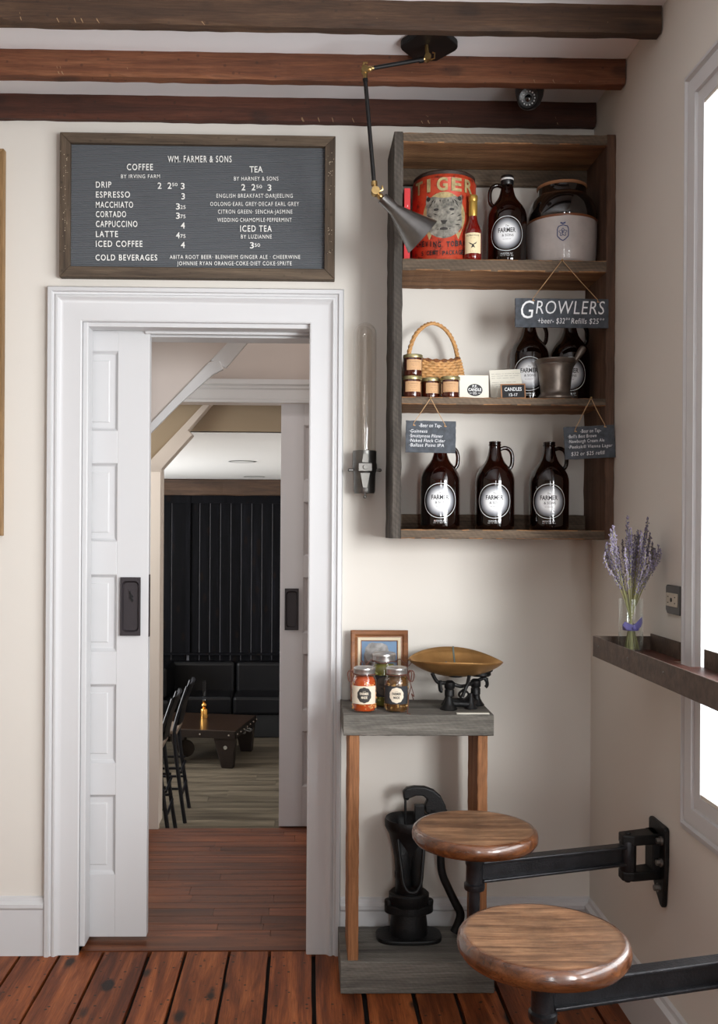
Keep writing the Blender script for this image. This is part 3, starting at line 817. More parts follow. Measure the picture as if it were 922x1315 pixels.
# ================================================================== TOBACCO TIN
ty = 3.262; tc_ = (X_at(570, 290, ty), ty, ZT1)
t = thing('tobacco_tin', 'large round orange-red vintage tobacco tin with a grey tiger head', 'tin', tc_)
TR = .106
m, nt, b = new('worn_orange_tin'); N = nt.nodes; L = nt.links
tcn = N.new('ShaderNodeTexCoord'); nn = N.new('ShaderNodeTexNoise'); nn.inputs['Scale'].default_value = 34; nn.inputs['Detail'].default_value = 8; nn.inputs['Roughness'].default_value = .7
rr = N.new('ShaderNodeValToRGB'); rr.color_ramp.elements[0].position = .36; rr.color_ramp.elements[0].color = C(84, 38, 24); rr.color_ramp.elements[1].position = .46; rr.color_ramp.elements[1].color = C(176, 56, 32)
e = rr.color_ramp.elements.new(.66); e.color = C(186, 72, 42); e = rr.color_ramp.elements.new(.74); e.color = C(150, 120, 80)
L.new(tcn.outputs['Object'], nn.inputs['Vector']); L.new(nn.outputs[0], rr.inputs[0]); L.new(rr.outputs[0], b.inputs['Base Color']); b.inputs['Roughness'].default_value = .42; b.inputs['Metallic'].default_value = .15
TINM = m
TH = .285
MB().lathe([(.001, 0), (TR-.002, 0), (TR, .003), (TR+.0012, .006), (TR, .009), (TR, TH-.016), (TR+.0012, TH-.013), (TR, TH-.010), (TR-.004, TH), (.001, TH)], seg=72).build('body', TINM, t, smooth=40)
MB().lathe([(TR-.004, TH-.002), (TR-.003, TH+.010), (TR-.010, TH+.016), (.001, TH+.017)], seg=72).build('lid', plain('dark_brown_tin_lid', C(58, 44, 38), .5, metal=.3, var=.3, vscale=30), t, smooth=40)
a0 = math.atan2(-tc_[0], tc_[1])
GOLD = plain('worn_gold_print', C(166, 148, 104), .5, metal=.2, var=.3, vscale=90)
fn = wrap(TR+.0006, a0); f2 = wrap(TR+.0012, a0); f3 = wrap(TR+.0018, a0); f4 = wrap(TR+.0026, a0)
# gold arch behind the head
arch = [(-.050, .072), (.050, .072)]+[(.074*math.cos(math.radians(a)), .148+.076*math.sin(math.radians(a))) for a in range(-20, 201, 10)]
MB().disc(arch, fn, 6).build('arch_panel', GOLD, t)
TIG = plain('grey_tiger_print', C(122, 118, 108), .5, var=.6, vscale=70)
# a broad cat's head: ears, cheeks, chin
hd = [(-.046, .166), (-.040, .158), (-.026, .160), (-.012, .156), (0, .155), (.012, .156), (.026, .160), (.040, .158), (.046, .166), (.049, .150), (.047, .135), (.046, .118), (.050, .100), (.046, .080), (.034, .066), (.018, .056), (0, .052), (-.018, .056), (-.034, .066), (-.046, .080), (-.050, .100), (-.046, .118), (-.047, .135), (-.049, .150)]
sc_h = lambda u, v: (u*1.28, .144+(v-.108)*1.28)
hd = [sc_h(*p) for p in hd]
th_ = MB().disc(hd, f2, 6).build('tiger_head', TIG, t)
mb = MB()
for s_ in (-1, 1):
    mb.disc([sc_h(s_*.041+.006*math.cos(a_/8*6.283), .155+.006*math.sin(a_/8*6.283)) for a_ in range(8)], f3, 1)
    mb.disc([sc_h(s_*.020+.007*math.cos(a_/8*6.283), .126+.0036*math.sin(a_/8*6.283)) for a_ in range(8)], f3, 1)
    for (u, v, l, an) in ((.034, .140, .020, -.9), (.030, .148, .016, -.6), (.040, .112, .016, .5), (.040, .100, .018, .3), (.036, .088, .016, .1), (.024, .146, .012, -1.2), (.010, .148, .010, 1.5), (.022, .114, .014, .4)):
        p0, p1 = Vector((u-l/2*math.cos(an), v-l/2*math.sin(an))), Vector((u+l/2*math.cos(an), v+l/2*math.sin(an)))
        nrm = Vector((-(p1-p0).y, (p1-p0).x)).normalized()*.0016
        q_ = [p0, (p0+p1)/2+nrm, p1, (p0+p1)/2-nrm]
        mb.disc([sc_h(s_*a.x, a.y) for a in q_], f3, 1)
mb.disc([sc_h(*p) for p in [(-.009, .098), (.009, .098), (.003, .088), (-.003, .088)]], f3, 1)
mb.disc([sc_h(*p) for p in [(-.020, .076), (0, .081), (.020, .076), (0, .073)]], f3, 1)
mb.build('stripe', plain('dark_print', C(38, 34, 30), .6), th_)
mb = MB()
for k, ch in enumerate('TIGER'):
    u = (-.094, -.052, -.006, .042, .090)[k]; v = .229
    mb.text(ch, u, v, .040, f4, width=.013 if ch == 'I' else .036, off=.035)
mb.build('lettering', GOLD, t)
mb = MB()
for k, ch in enumerate('CHEWING TOBACCO'):
    u = (k-7)*.0145; mb.text(ch, u, .046+.0022*abs(k-7)-.004, .017, f4, width=.011 if ch != 'I' else .003, off=.03) if ch != ' ' else None
for k, ch in enumerate('5 CENT PACKAGES'):
    if ch != ' ': mb.text(ch, (k-7)*.0108, .017+.0010*abs(k-7), .014, f4, width=.0085, off=.025)
mb.build('lettering', INK, t)

# ================================================================== RED BOOK
RED = plain('red_cover', C(196, 40, 44), .45)
bx0, bx1 = X_at(517.8, 290, 3.16), X_at(527.0, 290, 3.16)
bz1 = P(522, 241.5, Y=3.16).z
t = thing('book', 'thin red book standing upright against the left side of the top tier', 'book', ((bx0+bx1)/2+.001, 3.16, ZT1))
hw = (bx1-bx0)/2-.0015; bh = bz1-ZT1
MB().box(-hw, -hw+.002, 0, .17, 0, bh).box(hw-.002, hw, 0, .17, 0, bh).box(-hw, hw, 0, .003, 0, bh).build('cover', RED, t, bevel=.001)
MB().box(-hw+.002, hw-.002, .003, .166, .003, bh-.003).build('pages', plain('paper', C(226, 218, 200), .8), t)
mb = MB(); fnb = lambda u, v: (v, -.0006, u)
mb.text('-- --- -', .15, -.0050, .012, lambda u, v: (-v, -.0006, u), width=.06)
mb.build('lettering', INKW, t)

# ================================================================== HOT SAUCE
hy = 3.163
t = thing('sauce_bottle', 'slim bottle of red hot sauce with gold neck wrap in front of the tin', 'bottle', (X_at(607.3, 290, hy), hy, ZT1))
a0 = math.atan2(-t.location.x, hy)
SAUCE = plain('red_hot_sauce', C(104, 14, 8), .08, coat=1.0, spec=.6)
MB().lathe([(.001, .002), (.024, 0), (.0272, .004), (.0285, .010), (.0285, .082), (.0272, .096), (.0225, .110), (.0165, .124), (.0135, .138), (.0122, .152), (.0122, .160)], seg=40).build('bottle', SAUCE, t, smooth=50)
MB().lathe([(.0128, .146), (.0140, .150), (.0142, .192), (.0136, .194), (.0150, .197), (.0150, .211), (.0135, .214), (.001, .215)], seg=32).build('cap', plain('gold_foil', C(186, 150, 72), .35, metal=.7), t, smooth=40)
fn = wrap(.0289, a0); f2 = wrap(.0293, a0)
l_ = MB().grid(-.030, .030, .020, .086, fn, 20, 2).build('label', plain('cream_label', C(224, 208, 168), .6), t, smooth=60)
mb = MB(); mb.text('HUMBLE HOUSE', 0, .075, .005, f2, width=.044); mb.text('-- --', 0, .067, .006, f2, width=.016)
mb.disc([(-.014, .056), (.014, .057), (.010, .050), (.003, .047), (.008, .036), (.002, .040), (-.006, .036), (-.002, .046), (-.010, .050)], f2, 2)
mb.text('- -- -', 0, .024, .006, f2, width=.018)
mb.build('lettering', INK, l_)

# ================================================================== CROCK
cy = 3.252
t = thing('stoneware_crock', 'large two-tone stoneware crock, black shoulder over grey base', 'crock', (X_at(721.3, 290, cy), cy, ZT1))
cr_ = [(.001, 0), (.100, 0), (.106, .004), (.110, .012), (.1135, .05), (.1145, .10), (.1145, .150)]
CREAMG = plain('grey_stoneware_glaze', C(176, 168, 164), .35, coat=.3, var=.08, vscale=25)
BLKG = plain('black_glaze', C(14, 12, 12), .08, coat=1.0)
MB().lathe(cr_, seg=72).build('body', CREAMG, t, smooth=50)
MB().lathe([(.1145, .150), (.1155, .152), (.1150, .175), (.1110, .198), (.1030, .218), (.0930, .232), (.0840, .240), (.0805, .245), (.0795, .262), (.0790, .268)], seg=72, cap=False).build('shoulder', BLKG, t, smooth=50)
MB().lathe([(.0790, .266), (.0830, .270), (.0830, .275), (.0780, .278), (.0720, .276), (.0700, .24), (.001, .238)], seg=72).build('rim', plain('bare_clay_rim', C(150, 104, 70), .7), t, smooth=50)
MB().lathe([(.1147, .1470), (.1157, .1490), (.1159, .1530), (.1154, .1545)], seg=72, cap=False).build('glaze_line', plain('brown_glaze_line', C(112, 64, 36), .3), t, smooth=60)
a0 = math.atan2(-t.location.x, cy); fn = wrap(.1160, a0, 0); BLUE = plain('cobalt_print', C(44, 58, 108), .5)
mb = MB(); cu, cv = .004, .092
def pline(pts, wd, closed=False):
    n = len(pts)
    for i in range(n if closed else n-1):
        p0, p1 = Vector(pts[i]), Vector(pts[(i+1) % n]); d = (p1-p0); 
        if d.length < 1e-6: continue
        nn = Vector((-d.y, d.x)).normalized()*wd/2
        mb.add([fn(*(p0+nn)), fn(*(p0-nn)), fn(*(p1-nn)), fn(*(p1+nn))], [(0, 1, 2, 3)])
pline([(cu-.014, cv+.020), (cu, cv+.024), (cu+.014, cv+.020), (cu+.0175, cv+.012), (cu+.0175, cv-.012), (cu+.008, cv-.022), (cu, cv-.027), (cu-.008, cv-.022), (cu-.0175, cv-.012), (cu-.0175, cv+.012)], .0028, True)
fl = [(cu+(.0105+.0028*math.cos(5*a_))*math.sin(a_), cv+(.0105+.0028*math.cos(5*a_))*math.cos(a_)) for a_ in [2*math.pi*k/40 for k in range(40)]]
pline(fl, .0018, True)
mb.text('F', cu, cv-.006, .012, fn, width=.007, off=.03)
mb.disc([(cu-.008, cv+.029), (cu-.001, cv+.0265), (cu+.001, cv+.0265), (cu+.008, cv+.029), (cu+.008, cv+.034), (cu+.001, cv+.031), (cu-.001, cv+.031), (cu-.008, cv+.034)], fn, 2)
mb.build('emblem', BLUE, t)

# ================================================================== SLATE SIGNS
m, nt, b = new('slate'); N = nt.nodes; L = nt.links
tcn = N.new('ShaderNodeTexCoord'); nn = N.new('ShaderNodeTexNoise'); nn.inputs['Scale'].default_value = 60; nn.inputs['Detail'].default_value = 8
r = N.new('ShaderNodeValToRGB'); r.color_ramp.elements[0].position = .3; r.color_ramp.elements[0].color = C(50, 54, 60); r.color_ramp.elements[1].position = .8; r.color_ramp.elements[1].color = C(76, 82, 90)
L.new(tcn.outputs['Object'], nn.inputs['Vector']); L.new(nn.outputs[0], r.inputs[0]); L.new(r.outputs[0], b.inputs['Base Color']); b.inputs['Roughness'].default_value = .75
bb_ = N.new('ShaderNodeBump'); bb_.inputs['Strength'].default_value = .4; bb_.inputs['Distance'].default_value = .002; L.new(nn.outputs[0], bb_.inputs['Height']); L.new(bb_.outputs[0], b.inputs['Normal'])
SLATE = m
CHALK = plain('chalk', C(226, 228, 230), .9); TWINE = plain('jute_twine', C(186, 150, 110), .9, bump=.6, bscale=900)
def slate(label, cx, cy_, wpx, hpx, rot, nail, holes, lines, group='hanging slates'):
    Y = SY-.012
    c = P(cx, cy_, Y=Y); k = Y/F
    wd, ht = wpx*k, hpx*k
    t = thing('slate_sign', label, 'sign', c, 0, group)
    R = random.Random(int(cx)); o_ = []
    def edge(a, b_, n):
        for i in range(n):
            q_ = i/n; o_.append((a[0]+(b_[0]-a[0])*q_+R.uniform(-.0006, .0006), a[1]+(b_[1]-a[1])*q_+R.uniform(-.0006, .0006)))
    a_ = [(-wd/2, -ht/2), (wd/2, -ht/2), (wd/2, ht/2), (-wd/2, ht/2)]
    for i in range(4): edge(a_[i], a_[(i+1) % 4], 14)
    M = Matrix.Rotation(rot, 4, 'Y')
    MB().prism(o_, 'Y', -.003, .003, M).build('slate_panel', SLATE, t, bevel=.001)
    mb = MB()
    for (s_, u, v, h_, w_) in lines:
        fn_ = lambda a, b2: M @ Vector((a, -.0034, b2))
        mb.text(s_, u*wd/2, v*ht/2, h_*k, fn_, width=w_*k, align='L', shear=.12, off=-.004, sp=1.08)
    mb.build('lettering', CHALK, t)
    n_ = P(nail[0], nail[1], Y=Y)-c
    mb = MB()
    kn = []
    for hx, hy_ in holes:
        h_ = P(hx, hy_, Y=Y)-c
        mid = (h_+n_)/2
        mb.tube([(h_.x, -.003, h_.z-.004), (h_.x, -.0048, h_.z-.0045), (h_.x, -.0046, h_.z+.001), (mid.x, .001, mid.z), (n_.x, .0, n_.z)], .0011, 6)
        mb.ball((h_.x, -.0045, h_.z-.005), .0028, seg=8); mb.ball((h_.x+.004, -.0045, h_.z-.006), .002, seg=8)
    mb.build('twine', TWINE, t, smooth=60)
    MB().ball((n_.x, -.002, n_.z), .0035, seg=10).cyl((n_.x, -.001, n_.z), (n_.x, .012, n_.z), .0012, seg=6).build('nail', BRASS, t, smooth=50)
slate('wide grey slate reading GROWLERS hanging from the top shelf', 721.3, 402.3, 121, 37.5, 0.0, (722, 334), [(684, 384), (767, 386)],
      [('G', -.90, -.38, 23, 16), ('ROWLERS', -.56, -.06, 17, 88), ('+beer- $32°°', -.52, -.72, 7, 41), ('Refills $25°°', .20, -.72, 7, 42)])
slate('small straight slate with a beer list hanging over the left growler', 553, 561, 64.5, 41, .012, (553, 511), [(531, 544), (571, 545.5)],
      [('-Beer on Tap-', -.48, .60, 4.6, 29), ('·Guinness', -.86, .25, 4.2, 23), ('·Smuttynose Pilsner', -.86, -.05, 4.2, 43), ('·Naked Flock Cider', -.86, -.34, 4.2, 46), ('·Ballast Point IPA', -.86, -.63, 4.2, 45)])
slate('small tilted slate with prices hanging at the right end of the middle tier', 757, 568, 65.5, 42, -.055, (759, 511), [(738, 552), (776, 546)],
      [('-Beer on Tap-', -.36, .60, 4.6, 27), ("·Bell's Best Brown", -.86, .30, 4.2, 37), ('·Newburgh Cream Ale', -.86, 0, 4.2, 47), ('·Peekskill Vienna Lager', -.86, -.34, 4.2, 57), ('$32 or $25 refill', -.76, -.78, 4.8, 43)])

# ================================================================== MIDDLE TIER
# woven basket with a hooped handle
by_ = 3.285
WICK = plain('golden_wicker', C(188, 140, 86), .6, bump=.5, bscale=400, var=.3, vscale=60)
WICKD = plain('brown_wicker', C(122, 76, 42), .6, bump=.5, bscale=400, var=.3, vscale=60)
t = thing('woven_basket', 'woven golden wicker basket with tall hooped handle behind the candle jars', 'basket', (X_at(557.2, 480, by_), by_, ZT2))
def bsk(a, z):
    u = z/.150
    w_ = .070+.027*math.sin(math.pi*min(1, u*.62+.22))
    d_ = .040+.018*math.sin(u*math.pi*.6)
    return w_*math.cos(a), d_*math.sin(a)
def rimz(a): return .132+.020*abs(math.cos(a))**2.2+.006*math.cos(a)*-.6
mb = MB(); seg = 60; rows_ = 15
vs = []; fs = []
for i in range(rows_+1):
    for k in range(seg):
        a = 2*math.pi*k/seg; z = rimz(a)*i/rows_
        x_, y_ = bsk(a, z); vs.append((x_*.96, y_*.93, z+.001))
for i in range(rows_):
    for k in range(seg): fs.append((i*seg+k, i*seg+(k+1) % seg, (i+1)*seg+(k+1) % seg, (i+1)*seg+k))
fs.append(tuple(range(seg))[::-1])
mb.add(vs, fs).build('liner', WICKD, t, smooth=60)
mb = MB(); R = random.Random(2)
for i in range(rows_):
    pts = []; ns = 88
    for k in range(ns):
        a = 2*math.pi*k/ns; z = rimz(a)*(i+.5)/rows_
        x_, y_ = bsk(a, z); wv = 1.0+.050*math.cos(a*22+(i % 2)*math.pi)
        pts.append((x_*wv, y_*wv*1.0, z+.0012*math.sin(a*22+(i % 2)*math.pi)))
    mb.tube(pts, .0052, 6, closed=True)
mb.build('weave', WICK, t, smooth=60)
mb = MB()
pr_ = []
for k in range(72):
    a = 2*math.pi*k/72; z = rimz(a)+.002; x_, y_ = bsk(a, z); pr_.append((x_, y_, z))
for ph in (0, math.pi):
    mb.tube([(p[0]+.004*math.cos(i*.9+ph), p[1]+.004*math.sin(i*.9+ph), p[2]+.0035*math.sin(i*.9+ph)) for i, p in enumerate(pr_)], .0036, 6, closed=True)
mb.build('rim', WICKD, t, smooth=60)
mb = MB(); hc = [(-.090, 0, .120), (-.088, 0, .150), (-.080, 0, .190), (-.062, 0, .232), (-.034, 0, .260), (-.004, 0, .270), (.030, 0, .256), (.056, 0, .226), (.072, 0, .190), (.080, 0, .155), (.086, 0, .125)]
sp = spline(hc, 9)
for ph in (0, 2.09, 4.19):
    pts = []
    for i, p in enumerate(sp):
        a = i*.62+ph; pts.append((p.x+.0042*math.cos(a), p.y+.0042*math.sin(a), p.z+.0036*math.sin(a)))
    mb.tube(pts, .0042, 6)
mb.build('handle', WICK, t, smooth=60)

# amber candle jars
KRAFT = plain('kraft_label', C(192, 152, 112), .75, var=.06)
LIDG = plain('pale_gold_lid', C(170, 160, 118), .35, metal=.75)
WAX = plain('amber_candle_glass', C(62, 20, 8), .06, coat=1.0, spec=.7)
def candle(label, px, Y, z, rot=0.0):
    t = thing('candle_jar', label, 'candle', (X_at(px, 490, Y), Y, z), 0, 'amber candle jars')
    a0 = math.atan2(-t.location.x, Y)+rot
    MB().lathe([(.001, .001), (.0285, 0), (.0308, .003), (.0310, .010), (.0310, .056), (.0300, .060)], seg=40).build('jar', WAX, t, smooth=50)
    MB().lathe([(.0300, .0585), (.0318, .0590), (.0320, .0600), (.0320, .0685), (.0310, .0700), (.001, .0702)], seg=40).build('lid', LIDG, t, smooth=40)
    fn = wrap(.0315, a0)
    l_ = MB().grid(-.024, .032, .018, .052, fn, 16, 1).build('label', KRAFT, t, smooth=60)
    f2 = wrap(.0318, a0); mb = MB()
    mb.text('P.F. CANDLE CO.', .004, .043, .0032, f2, width=.034); mb.text('--- ----', .004, .0345, .005, f2, width=.024)
    mb.text('-- --', .004, .029, .005, f2, width=.014); mb.text('-- --- --', .004, .0215, .005, f2, width=.024)
    mb.build('lettering', plain('label_ink', C(110, 84, 62), .7), l_)
candle('amber candle jar at far left of the middle tier, bottom of the stacked pair', 529.3, 3.172, ZT2)
candle('amber candle jar stacked on top of another at the far left', 530.0, 3.172, ZT2+.0704, .1)
candle('amber candle jar set back in the middle of the bottom three', 553.2, 3.205, ZT2, .25)
candle('amber candle jar at the right end of the row, beside the candle company card', 578.2, 3.172, ZT2, -.05)

CARD = plain('cream_card', C(226, 222, 208), .8)
def standing_card(name, label, cat, pxl, pxr, pyt, Y, lean=.10, roll=0.0):
    c = P((pxl+pxr)/2, pyt, Y=Y); wd = (pxr-pxl)*Y/F; ht = c.z-ZT2
    t = thing(name, label, cat, (c.x, Y, ZT2+.0005)); t.rotation_euler = (-lean, 0, 0)
    t.rotation_euler = Matrix.Rotation(-lean, 3, 'X').to_euler()
    return t, wd, ht
t, wd, ht = standing_card('logo_card', 'square cream card with a black oval candle company logo', 'card', 589, 628, 481.5, 3.20)
MB().box(-wd/2, wd/2, 0, .0012, 0, ht).build('card', CARD, t)
fn = lambda u, v: (u, -.0006, v); f2 = lambda u, v: (u, -.0010, v)
ou, ov = .004, ht*.40
MB().disc(circ(.0205, 40, 1.62/1.3, ou, ov), fn, 3).build('oval', INK, t)
mb = MB(); mb.text('P.F.', ou, ov+.0085, .008, f2, width=.016, off=.03); mb.text('CANDLE', ou, ov-.0035, .0095, f2, width=.043, off=.03); mb.text('CO.', ou, ov-.0145, .008, f2, width=.013, off=.03)
mb.box(ou-.018, ou-.010, -.001, -.0008, ov-.0115, ov-.010).box(ou+.010, ou+.018, -.001, -.0008, ov-.0115, ov-.010)
mb.build('lettering', INKW, t)
t, wd, ht = standing_card('printed_card', 'cream printed text card standing tilted behind the little chalkboard', 'card', 631, 674, 474, 3.235)
M = Matrix.Rotation(-.05, 4, 'Y')
mb = MB().box(-wd/2, wd/2, 0, .0012, .002, ht, M); mb.build('card', CARD, t)
mb = MB(); fn = lambda u, v: M @ Vector((u, -.0006, v))
for i, s_ in enumerate(('--- ------ -- ------- -- -----', '---- ------- ---- --- ------', '--- ---- ----- ----', '', '------ ---- ----- ---', '----- --- --- ------- ---', '-- ----- ------- -----')):
    if s_: mb.text(s_, -wd*.44, ht-.016-i*.0072, .0065, fn, width=wd*(.4+.015*len(s_)), align='L')
mb.build('lettering', plain('typed_ink', C(90, 86, 80), .7), t)
t, wd, ht = standing_card('mini_chalkboard', 'tiny wood-framed chalkboard with candle prices in front of the text card', 'chalkboard', 643.5, 675.5, 492.8, 3.165)
M = Matrix.Rotation(-.03, 4, 'Y')
MB().box(-wd/2+.003, wd/2-.003, 0, .003, .003, ht-.002, M).build('slate_panel', plain('black_slate', C(30, 30, 32), .8), t)
mb = MB(); mb.sweep(-wd/2, wd/2, 0, ht, [(0, .004), (0, -.002), (.0036, -.002), (.0036, .001)], lambda u, v, h: M @ Vector((u, h, v)))
mb.build('frame', plain('light_frame_wood', C(150, 104, 66), .6), t)
mb = MB(); fn = lambda u, v: M @ Vector((u, -.0008, v))
mb.text('CANDLES', 0, ht*.53, .0115, fn, width=.056, off=.015); mb.text('12-17', 0, ht*.18, .009, fn, width=.028, off=.015)
mb.build('lettering', CHALK, t)
# mortar and pestle
my = 3.198
GM = plain('worn_gunmetal', C(104, 95, 88), .38, metal=.75, bump=.25, bscale=70, var=.35, vscale=18)
t = thing('mortar', 'dark worn metal mortar in front of two growlers', 'mortar', (X_at(713, 480, my), my, ZT2))
MB().lathe([(.001, 0), (.054, 0), (.058, .004), (.058, .010), (.050, .020), (.0475, .026), (.0490, .034), (.0515, .060), (.0555, .095), (.0590, .110), (.0605, .114), (.0590, .118), (.0640, .124), (.0665, .130), (.0655, .1335), (.0585, .1335), (.0560, .128), (.048, .06), (.030, .020), (.001, .016)], seg=64).build('bowl', GM, t, smooth=35)
p0 = Vector((0, 0, .03)); pe = P(749, 446, Y=my)-t.location; pe.y = -.01
tp = thing('pestle', 'dark metal pestle resting in the mortar and pointing up right', 'pestle', t.location)
dirv = (pe-p0).normalized(); M = dirv.to_track_quat('Z', 'Y').to_matrix(); ln = (pe-p0).length
MB().lathe([(.001, 0), (.014, .002), (.017, .010), (.014, .024), (.008, .034), (.0075, ln-.045), (.0105, ln-.035), (.0125, ln-.015), (.011, ln-.003), (.004, ln), (.001, ln)], p0, 24, M).build('shaft', GM, tp, smooth=40)

# ================================================================== SWING LAMP
BLKM = plain('black_enamel', C(20, 18, 18), .5, spec=.25)
GUN = plain('brushed_gunmetal', C(122, 120, 118), .30, metal=.95, var=.12, vscale=20)
c = P(551, 70, Y=2.94); t = thing('swing_arm_lamp', 'black and brass swing-arm ceiling lamp with gunmetal cone shade', 'lamp', (c.x, 2.94, ZC)); O = Vector(t.location)
hx = [(-.086, .005), (-.082, .018), (-.034, .088), (.034, .088), (.082, .018), (.086, .005), (.086, -.005), (.082, -.018), (.034, -.088), (-.034, -.088), (-.082, -.018), (-.086, -.005)]
hx = [(x_, y_*.95) for x_, y_ in hx]
MB().prism(hx, 'Z', -.022, -.001).build('ceiling_plate', BLKM, t, bevel=.003)
def L_(px, py, Y): return P(px, py, Y=Y)-O
Yl = 2.925
j0 = L_(549, 74, Yl); j1 = L_(468.5, 90, 2.90); j2 = L_(482, 246, 2.93)
mb = MB(); mb.cyl((j0.x-.003, j0.y, -.022), (j0.x, j0.y, j0.z), .006).ball(j0, .011).cyl(j0+Vector((0, -.012, 0)), j0+Vector((0, .012, 0)), .010).tube([j0+Vector((.010, 0, -.006)), j0+Vector((.020, -.004, -.004)), j0+Vector((.021, -.004, .012)), j0+Vector((.014, -.004, .014))], .0024, 6)
mb.cyl(j0, j0+Vector((-.022, 0, -.008)), .006)
mb.build('joint', BRASS, t, smooth=40)
MB().cyl(j0+Vector((-.016, 0, -.006)), j1+Vector((.022, 0, .006)), .0062).cyl(j0+Vector((-.012, 0, -.006)), j0+Vector((-.026, 0, -.009)), .0085).build('arm', BLKM, t, smooth=40)
mb = MB(); mb.cyl(j1+Vector((.026, 0, .007)), j1, .006).ball(j1+Vector((.014, 0, .003)), .009).ball(j1, .0125).cyl(j1+Vector((0, -.012, 0)), j1+Vector((0, .012, 0)), .011).cyl(j1, j1+Vector((.002, 0, -.030)), .007).tube([j1+Vector((-.006, 0, .008)), j1+Vector((-.004, -.004, .020)), j1+Vector((.008, -.004, .020))], .003, 6)
mb.build('joint', BRASS, t, smooth=40)
MB().cyl(j1+Vector((.001, 0, -.024)), j2+Vector((-.004, 0, .026)), .0062).cyl(j1+Vector((.001, 0, -.026)), j1+Vector((.002, 0, -.034)), .008).build('arm', BLKM, t, smooth=40)
ax = (L_(534, 307, 2.955)-L_(487, 262, 2.93)).normalized()
mb = MB(); mb.cyl(j2+Vector((-.004, 0, .030)), j2+Vector((-.003, 0, .018)), .0095).cyl(j2+Vector((-.004, 0, .024)), j2, .006).ball(j2, .0135).cyl(j2+Vector((0, -.014, 0)), j2+Vector((0, .014, 0)), .0125).ball(j2+ax*.020, .010).cyl(j2, j2+ax*.034, .007).tube([j2+Vector((.012, -.004, 0)), j2+Vector((.021, -.005, .004)), j2+Vector((.020, -.005, .016))], .003, 6)
mb.build('joint', BRASS, t, smooth=40)
s0 = j2+ax*.026; M = ax.to_track_quat('Z', 'Y').to_matrix()
sh = MB().lathe([(.001, 0), (.0150, .001), (.0180, .003), (.0185, .052), (.0205, .056), (.0225, .062), (.0310, .086), (.0450, .124), (.0560, .152), (.0625, .168), (.0638, .170), (.0608, .169), (.0430, .123), (.0190, .062), (.001, .055)], s0, 56, M).build('lamp_shade', GUN, t, smooth=40)
MB().ball(s0+ax*.110, .018).build('bulb', plain('frosted_bulb', C(225, 222, 214), .4), t, smooth=60)

# ================================================================== SECURITY CAMERA
c = P(680, 128, Y=3.19); t = thing('security_camera', 'small black dome security camera hanging between two ceiling beams', 'camera', (c.x, 3.19, ZC)); 
dz = c.z-ZC
MB().lathe([(.001, -.001), (.046, -.001), (.047, dz+.030), (.044, dz+.010), (.036, dz-.012), (.022, dz-.026), (.001, dz-.032)][::1], seg=40).build('housing', plain('dark_grey_plastic', C(48, 46, 46), .35), t, smooth=50)
dv = (Vector((-.15, -.9, -.32))).normalized(); M = dv.to_track_quat('Z', 'Y').to_matrix(); ct = Vector((-.008, -.008, dz-.002))
MB().lathe([(.001, -.02), (.030, -.012), (.0345, .010), (.0345, .036), (.031, .041), (.029, .040), (.001, .040)], ct, 36, M).build('turret', plain('black_plastic', C(20, 20, 21), .3), t, smooth=40)
mb = MB()
for k in range(14):
    a = 2*math.pi*k/14
    mb.ball(ct+M @ Vector((.0205*math.cos(a), .0205*math.sin(a), .0405)), .0028, seg=8)
mb.build('led_ring', plain('clear_led', C(210, 212, 214), .15), t, smooth=60)
MB().lathe([(.001, 0), (.011, 0), (.011, .004), (.008, .006), (.001, .0075)], ct+M @ Vector((0, 0, .040)), 24, M).build('lens', plain('lens_glass', C(8, 10, 14), .03, coat=1), t, smooth=50)

# ================================================================== GLASS TUBE LAMP
tb_ = P(468, 614, Y=3.325); t = thing('tube_wall_lamp', 'tall clear glass tube in a dark metal holder between doorway and shelf', 'wall lamp', (X_at(468, 614, 3.325), 3.325, P(468, 638, Y=3.325).z))
zr = lambda py: P(468, py, Y=3.325).z-t.location.z
OLDG = clear('old_tube_glass', (.985, .975, .96, 1), .9)
R_ = .0388; zt_ = zr(414.5); z0_ = zr(582)
dome = [(R_, z0_), (R_, zt_-R_)]+[(R_*math.cos(math.radians(a)), zt_-R_+R_*math.sin(math.radians(a))) for a in range(10, 90, 10)]+[(.0006, zt_)]
MB().lathe(dome, seg=48, cap=False).build('glass_tube', OLDG, t, smooth=60)
ri = .0245; zi = zr(419)
MB().lathe([(ri, z0_), (ri, zi-ri)]+[(ri*math.cos(math.radians(a)), zi-ri+ri*math.sin(math.radians(a))) for a in range(10, 90, 10)]+[(.0006, zi)], seg=40, cap=False).build('inner_tube', OLDG, t, smooth=60)
MB().cyl((0, 0, zr(582)), (0, 0, zr(520)), .0045, .003).build('filament_stem', plain('milk_glass_stem', C(214, 206, 196), .3), t, smooth=60)
mt = P(0, 0, Y=3.325)
hb = MB().lathe([(.001, zr(633.5)), (.034, zr(633.5)), (.0365, zr(631)), (.0375, zr(612)), (.0385, zr(607)), (.0425, zr(604)), (.0425, zr(597)), (.0400, zr(594)), (.0405, zr(590)), (.0405, zr(579.5)), (.0385, zr(579)), (.036, zr(582)), (.001, zr(584))], seg=56).build('holder', STEEL, t, smooth=35)
mb = MB()
mb.box(-.023, .023, -.050, -.038, zr(606), zr(596)).cyl((0, -.049, zr(601)), (0, -.056, zr(601)), .008, seg=20)
mb.prism([(-.012, zr(595)), (.012, zr(595)), (.008, zr(584)), (-.008, zr(584))], 'Y', -.046, -.036).prism([(-.017, zr(608)), (.017, zr(608)), (.008, zr(627)), (-.008, zr(627))], 'Y', -.044, -.034)
mb.build('clamp', plain('bright_steel', C(120, 118, 114), .42, metal=.9), t, bevel=.001)
mb = MB()
